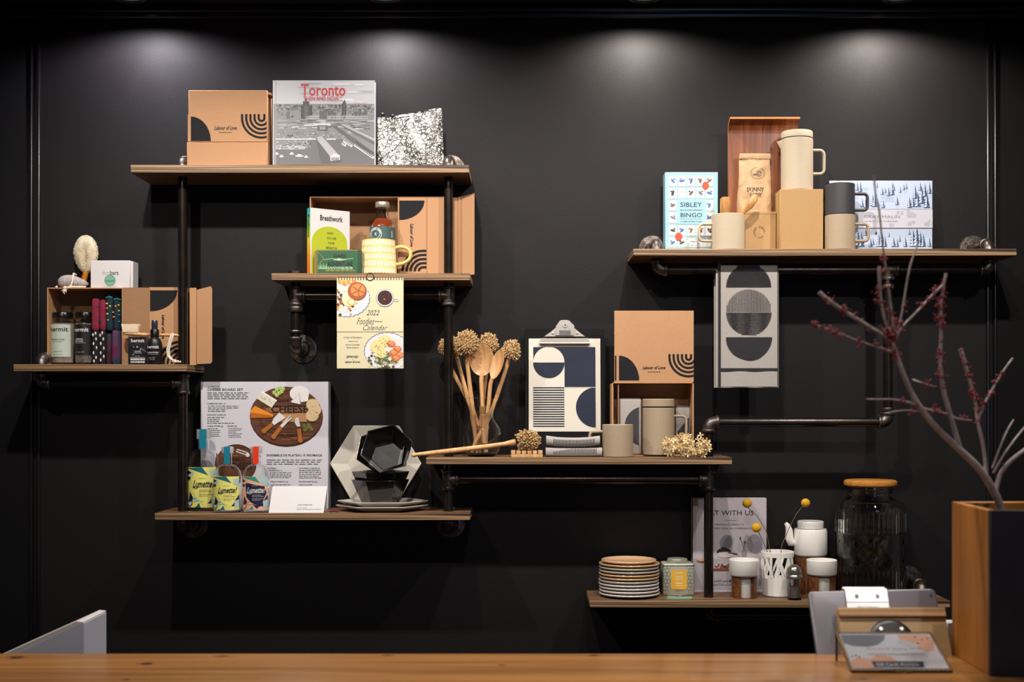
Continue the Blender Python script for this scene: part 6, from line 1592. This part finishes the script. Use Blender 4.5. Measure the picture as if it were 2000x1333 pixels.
# board: front face is y=0, top edge visible
m.box(-w,0,-.155,w,.021,0,plyl,.0006,1); 
m.build('panel',t2)
m=t2.mb(); m.box(-w,-.006,-.019,w,-.0002,.0005,layered('ply_stripes',('6e4d30','cda06c'),420),.0006,1); m.build('edge_band',t2)
t2z=LD
m=t2.mb(); 
c_=math.cos(math.radians(30)); s_=math.sin(math.radians(30))
hz=zs_-LD
# foot plate lying on the desk: local frame turned back by 30 degrees
def wl(x,y,q):   # world offset -> local
    v=Matrix.Rotation(math.radians(30),4,'X')@Vector((x,y,q)); return tuple(v)
P=[wl(x,y,q) for q in (-hz+.0005,-hz+.016) for x,y in ((-w,.0),(w,.0),(w,.12),(-w,.12))]
m.hexa(P,plyl); P=[wl(x,y,q) for q,y0_,y1_ in ((-hz+.012,.06,.09),(-.12,.066,.09)) for x,y in ((-w*.5,y0_),(w*.5,y0_),(w*.5,y1_),(-w*.5,y1_))]
m.hexa(P,plyl); m.build('foot',t2)
m=t2.mb(); hub=mat('black_hub','0e0d0f',.4)
rc=44*k; cz=-.070
m.lathe([(0.0001,-.006),(rc*.75,-.006),(rc*.95,-.004),(rc,0),(0.0001,0)],hub,((1733-1740)*k,0,cz),48,rot=R90); hubo=m.build('hub',t2,50)
for a in (-20,20):
    s1=t2.mb(); s1.lathe([(0.0001,-.0078),(.0035,-.0078),(.0044,-.006),(0.0001,-.006)],chrome,((1733-1740+a)*k,0,cz+.024),16,rot=R90); s1.build('screw',hubo)
m=t2.mb(); # silver clip over the tablet's top edge
x0,x1=(1660-1740)*k,(1744-1740)*k
mtl=mat('brushed_silver','a8a4a6',.3,metal=.7)
m.tube([(x0,.040,.058),(x1,.040,.058)],.006,mtl,14) ; m.box(x0,.0215,-.02,x1,.0240,.052,mtl,.0008,1); m.tube([(x0,.0275,.050),(x1,.0275,.050)],.0058,mtl,14)
m.box(x0,.0200,.022,x1,.0216,.050,mtl,.0005,1)
m.build('silver_clip',t2,40)
# fit clip through its own thing: writing and screws
m=t2.mb(); m.y0=.0199; 
def lt(s_,xa,za,xb,zb_,mm):
    vs,fs=textmesh(s_,.0,0); ax=min(v[0] for v in vs);bx=max(v[0] for v in vs);ay=min(v[1] for v in vs);by=max(v[1] for v in vs)
    m.add([(xa+(x-ax)/(bx-ax)*(xb-xa),.0212,za+(y-ay)/(by-ay)*(zb_-za)) for x,y in vs],fs,mm)
lt('PROPER',(1681-1740)*k,.008,(1722-1740)*k,.0145,mat('embossed','8f8b8d',.5))
m.build('embossed_name',t2)
for a in (1682,1723):
    s1=t2.mb(); s1.box((a-3-1740)*k,.0188,.031,(a+3-1740)*k,.0202,.039,mat('screw_plate','5a5658',.4,metal=.6),.0004,1); s1.ball((a*k-1740*k,.0190,.035),.0018,chrome,8,(1,.5,1)); s1.build('clip_screw',t2)
# glass and brass frame
bzx=[(.632,2.453,CH),(.823,2.453,CH),(.817,2.564,CH+.052),(.6297,2.564,CH+.052)]
t=T('brass_glass_frame','slanted brass edged glass frame holding a grey and peach thank you card','picture frame',1757,CH,2.453)
ox,oy,oz=t.root.location; Q=[Vector((a-ox,b2-oy,c_-oz+.003)) for a,b2,c_ in bzx]
brs=mat('antique_brass','6e5536',.35,metal=.9,var=.4,vscale=300,bump=.5,bscale=600)
U=(Q[1]-Q[0]);V=(Q[3]-Q[0]);Nn=U.cross(V).normalized()
def on(u_,v_,h=0): return tuple(Q[0]+U*u_+V*v_+Nn*h)
m=t.mb()
for i in range(4): m.tube([Q[i],Q[(i+1)%4]],.0030,brs,8)
m.build('brass_rim',t)
m=t.mb()
for i in range(4):
    for q in range(22 if i%2==0 else 13):
        n_=22 if i%2==0 else 13; p=Q[i].lerp(Q[(i+1)%4],(q+.5)/n_); m.ball(tuple(p+Nn*.0026),.0019,brs,6)
m.build('beaded_edge',t)
m=t.mb()
for q in (Q[2],Q[3]): m.tube([q,(q.x,q.y,.0)],.0024,brs,8)
m.build('leg',t)
# split legs into two objects
m=t.mb(); G_=[on(a,b2,h) for h in (.0015,.0035) for a,b2 in ((.02,.03),(.98,.03),(.98,.97),(.02,.97))]; m.hexa(G_,glass); m.build('glass_pane',t)
m=t.mb(); cdm=mat('thank_you_card','c9c7cd',.5); m.hexa([on(a,b2,h) for h in (-.0012,.0004) for a,b2 in ((.02,.03),(.98,.03),(.98,.97),(.02,.97))],cdm)
def cardpoly(P,mm,l): m.add([on(a,b2,.0004+.00012*l) for a,b2 in P],[tuple(range(len(P)))],mm)
slg=mat('card_slate','63646c',.5); pch=mat('card_peach','c99478',.5); dot=mat('card_dot','2d2b30',.5)
cardpoly([(.03,.95),(.5,.95),(.46,.8),(.38,.68),(.27,.62),(.12,.64),(.03,.72)],slg,1)
cardpoly([(.62,.95),(.95,.95),(.97,.7),(.93,.52),(.84,.5),(.74,.6),(.64,.7)],pch,1); cardpoly([(.58,.74),(.66,.84),(.8,.66),(.72,.55)],lgrey,2)
cardpoly([(.03,.06),(.3,.06),(.28,.3),(.1,.34),(.03,.25)],pch,1); cardpoly([(.2,.25),(.5,.24),(.46,.36),(.32,.42)],pch,2)
for a,b2 in ((.80,.88),(.86,.82),(.92,.84),(.80,.72),(.06,.36),(.10,.39),(.13,.35)): cardpoly([(a-.012,b2),(a,b2-.03),(a+.012,b2),(a,b2+.03)],dot,3)
cardpoly([(.24,.08),(.74,.08),(.76,.24),(.23,.24)],mat('card_navy','2f2d3a',.5),3)
def ctext(s_,u0,v0,u1,v1,mm,l,bold=0,shear=0):
    vs,fs=textmesh(s_,bold,shear); ax=min(q[0] for q in vs);bx=max(q[0] for q in vs);ay=min(q[1] for q in vs);by=max(q[1] for q in vs)
    m.add([on(u0+(x-ax)/(bx-ax)*(u1-u0),v0+(y-ay)/(by-ay)*(v1-v0),.0004+.00012*l) for x,y in vs],fs,mm)
ctext('thank you for shopping with us',.24,.52,.80,.60,slg,4,0,.4); ctext('supporting independent business',.22,.38,.82,.46,slg,4,0,.4); ctext('Gift Cards Available',.27,.11,.70,.20,white,5,0,.3)
m.build('card',t)
m=t.mb(); 
for s_ in (-1,1):
    m.tube([tuple(Vector(on(.5,0))+Vector((s_*.004*q*2+math.sin(q*1.2)*s_*.006,-.003-.002*math.sin(q),-.001+.0*q))) for q in range(0,4)],.0011,brs,6)
P=[tuple(Vector(on(.5,0))+Vector((.013*math.cos(a),-.005-.005*abs(math.sin(a)),.0012*math.cos(2*a)))) for a in [i*2*PI/18 for i in range(19)]]; m.tube(P,.0012,brs,6); m.build('clasp',t)
# planter
pw=grain('cedar_planks','80490f','bd7c2c',(14,14,1.4),.5,1.0,knots=((14,14,5),.07,'70400f'))
XL=.886; Z0_,Z1_=2.432,2.640; PT=EYE-.206; PW=.235
t=T('wooden_planter','tall square wooden planter box at the right edge of the counter','planter',VX+XL*F/Z0_,CH,Z0_)
m=t.mb(); Hh=PT-CH; D=Z1_-Z0_; q=.014
m.box(0,0,0,q,D,Hh,pw,.0015,1); m.box(PW-q,0,0,PW,D,Hh,pw,.0015,1); m.box(q,D-q,0,PW-q,D,Hh,pw,.0015,1); m.box(q,.001,0,PW-q,D-q,.02,pw)
m.build('planks',t)
m=t.mb(); m.box(-.001,-.0128,0,PW+.001,-.0002,Hh+.0005,mat('shaded_front_wood','241713',.5,var=.3,vscale=10,vstretch=(10,10,1)),.001,1); m.build('shaded_front_board',t)  # front face in shade: the shade is put into its darker colour
m=t.mb(); m.box(q,0.0002,.02,PW-q,D-q,Hh-.06,mat('soil','1f1813',1,bump=1,bscale=100)); m.build('soil',t)
# red budded branch
t=T('bare_branch','bare grey brown branch with clusters of dark red buds rising from the wooden planter','branch',1963,PT-.055,2.53)
ox,oy,oz=t.root.location; bk_=mat('branch_bark','a4928f',.38,var=.35,vscale=60,bump=.5,bscale=150,coat=.2); rbm=mat('red_bud','860f1d',.6,var=.4,vscale=200); cutm=mat('cut_wood','9a8577',.7)
def bp(px,py,Z): return Vector(((px-VX)/F*Z-ox,Z-oy,EYE+(VY-py)/F*Z-oz))
def rsm(P):
    o=[]
    for i in range(len(P)-1):
        p0=P[max(i-1,0)];p1=P[i];p2=P[i+1];p3=P[min(i+2,len(P)-1)]
        for j in range(5):
            u_=j/5; o.append(tuple(.5*((2*p1[q])+(-p0[q]+p2[q])*u_+(2*p0[q]-5*p1[q]+4*p2[q]-p3[q])*u_*u_+(-p0[q]+3*p1[q]-3*p2[q]+p3[q])*u_**3) for q in range(4)))
    return o+[P[-1]]
BR=[]
def branch(pts,nm='branch'):
    """(px,py,Z,radius)"""
    P=rsm(pts); m=t.mb(); m.tube([bp(a,b2,c_) for a,b2,c_,d in P],[d for *_,d in P],bk_,10); BR.append(P); return m.build(nm,t,60)
PXU=0
branch([(1963,1052,2.53,.0075),(1952,985,2.53,.0078),(1928,938,2.525,.0075),(1905,908,2.52,.0072),(1871,876,2.515,.0068),(1822,828,2.50,.0058),(1783,773,2.49,.0050),(1759,716,2.485,.0044),(1745,675,2.48,.0038),(1736,640,2.48,.003)],'main_stem')
branch([(1876,880,2.515,.0048),(1858,817,2.51,.0045),(1843,764,2.505,.0042),(1837,711,2.50,.0036),(1838,658,2.50,.0032),(1838,599,2.495,.0028),(1843,560,2.49,.0024),(1848,534,2.49,.0030)],'side_branch')
branch([(1842,557,2.49,.0024),(1821,577,2.49,.0024),(1795,605,2.485,.0022),(1762,640,2.48,.0022),(1748,668,2.48,.0025)],'side_branch')
branch([(1745,672,2.48,.0028),(1725,655,2.475,.0030),(1693,636,2.47,.0038),(1655,612,2.46,.0038),(1622,590,2.45,.0040),(1600,571,2.45,.0042)],'side_branch')
branch([(1750,690,2.48,.0022),(1706,676,2.47,.0018),(1660,660,2.46,.0016),(1622,645,2.455,.0014),(1588,633,2.45,.0012)],'twig')
branch([(1742,655,2.48,.0026),(1730,632,2.47,.0026),(1721,590,2.465,.0028),(1718,550,2.46,.0032),(1717,520,2.46,.0034)],'side_branch')
branch([(1745,640,2.48,.0022),(1739,590,2.48,.0020),(1731,530,2.475,.0019),(1723,470,2.47,.0018),(1717,410,2.465,.0020),(1710,378,2.46,.0016),(1707,342,2.46,.0022)],'twig')
branch([(1752,650,2.485,.0022),(1762,610,2.485,.0020),(1770,560,2.49,.0019),(1779,515,2.49,.0018),(1796,470,2.495,.0014)],'twig')
branch([(1898,822,2.54,.0016),(1870,818,2.53,.0018),(1845,808,2.51,.0024),(1810,800,2.50,.0024),(1780,788,2.49,.0024),(1746,781,2.48,.0020),(1716,781,2.475,.0018),(1693,780,2.47,.0016)],'side_branch')
branch([(1800,806,2.50,.0014),(1770,802,2.49,.0013),(1735,806,2.48,.0010)],'twig')
branch([(1783,742,2.49,.0016),(1800,748,2.47,.0014),(1825,756,2.46,.0010)],'twig')
branch([(1926,930,2.53,.0042),(1922,880,2.54,.0036),(1910,825,2.545,.0034),(1905,790,2.55,.0030),(1895,748,2.55,.0034),(1884,710,2.55,.0040),(1876,682,2.55,.0044)],'side_branch')
branch([(1910,822,2.545,.0026),(1925,785,2.545,.0024),(1942,755,2.55,.0024),(1960,725,2.55,.0020),(1978,700,2.555,.0014)],'side_branch')
branch([(1944,960,2.53,.0050),(1955,925,2.54,.0045),(1975,900,2.545,.0042),(2003,878,2.55,.004),(2040,850,2.56,.0036)],'side_branch')
branch([(1940,925,2.535,.0024),(1960,890,2.54,.0020),(1985,855,2.55,.0018),(2010,825,2.56,.0016)],'twig')
branch([(1938,915,2.535,.0020),(1955,870,2.54,.0018),(1968,840,2.55,.0015),(1980,820,2.56,.0012)],'twig')
m=t.mb(); R=random.Random(44)
def buds(i0,f0,f1,n,s=.0032):
    P=BR[i0]
    for _ in range(max(2,n//5)):
        q=P[min(len(P)-1,int(R.uniform(f0,f1)*len(P)))]; c_=bp(q[0],q[1],q[2]); c_=c_+Vector((R.gauss(0,.003),R.gauss(0,.002),R.gauss(0,.003)))
        for _k in range(10):
            m.ball(tuple(c_+Vector((R.gauss(0,.0034),R.gauss(0,.0030),R.gauss(0,.0038)))),s*R.uniform(.35,.8),rbm,6,(R.uniform(.7,1.2),1,R.uniform(.8,1.5)))
for i0,f0,f1,n in ((0,.82,1,70),(1,.3,.75,95),(1,.62,.9,50),(2,.2,1,55),(3,.05,.9,60),(4,0,1,60),(5,.0,.8,45),(6,.0,.45,30),(7,.0,.35,18),(8,.1,.7,35),(9,0,1,14),(10,0,1,14),(11,.35,.75,55),(11,.8,.95,8),(12,0,.7,40),(13,.1,.4,10),(0,.7,.85,10)): buds(i0,f0,f1,n)
o=m.build('red_buds',t,80); o['kind']='stuff'
# white block behind the planter
t=T('white_card_holder','narrow white upright holder half hidden behind the wooden planter','holder',1849,LD,2.70)
m=t.mb(); m.box(0,0,0,.06,.03,m.Y(1216),mat('holder_white','c9c5c8',.4),.002,1); m.box(.004,-.004,0,.056,0,.02,mat('holder_white','c9c5c8',.4)); m.build('holder',t)
# finish
solo_all()
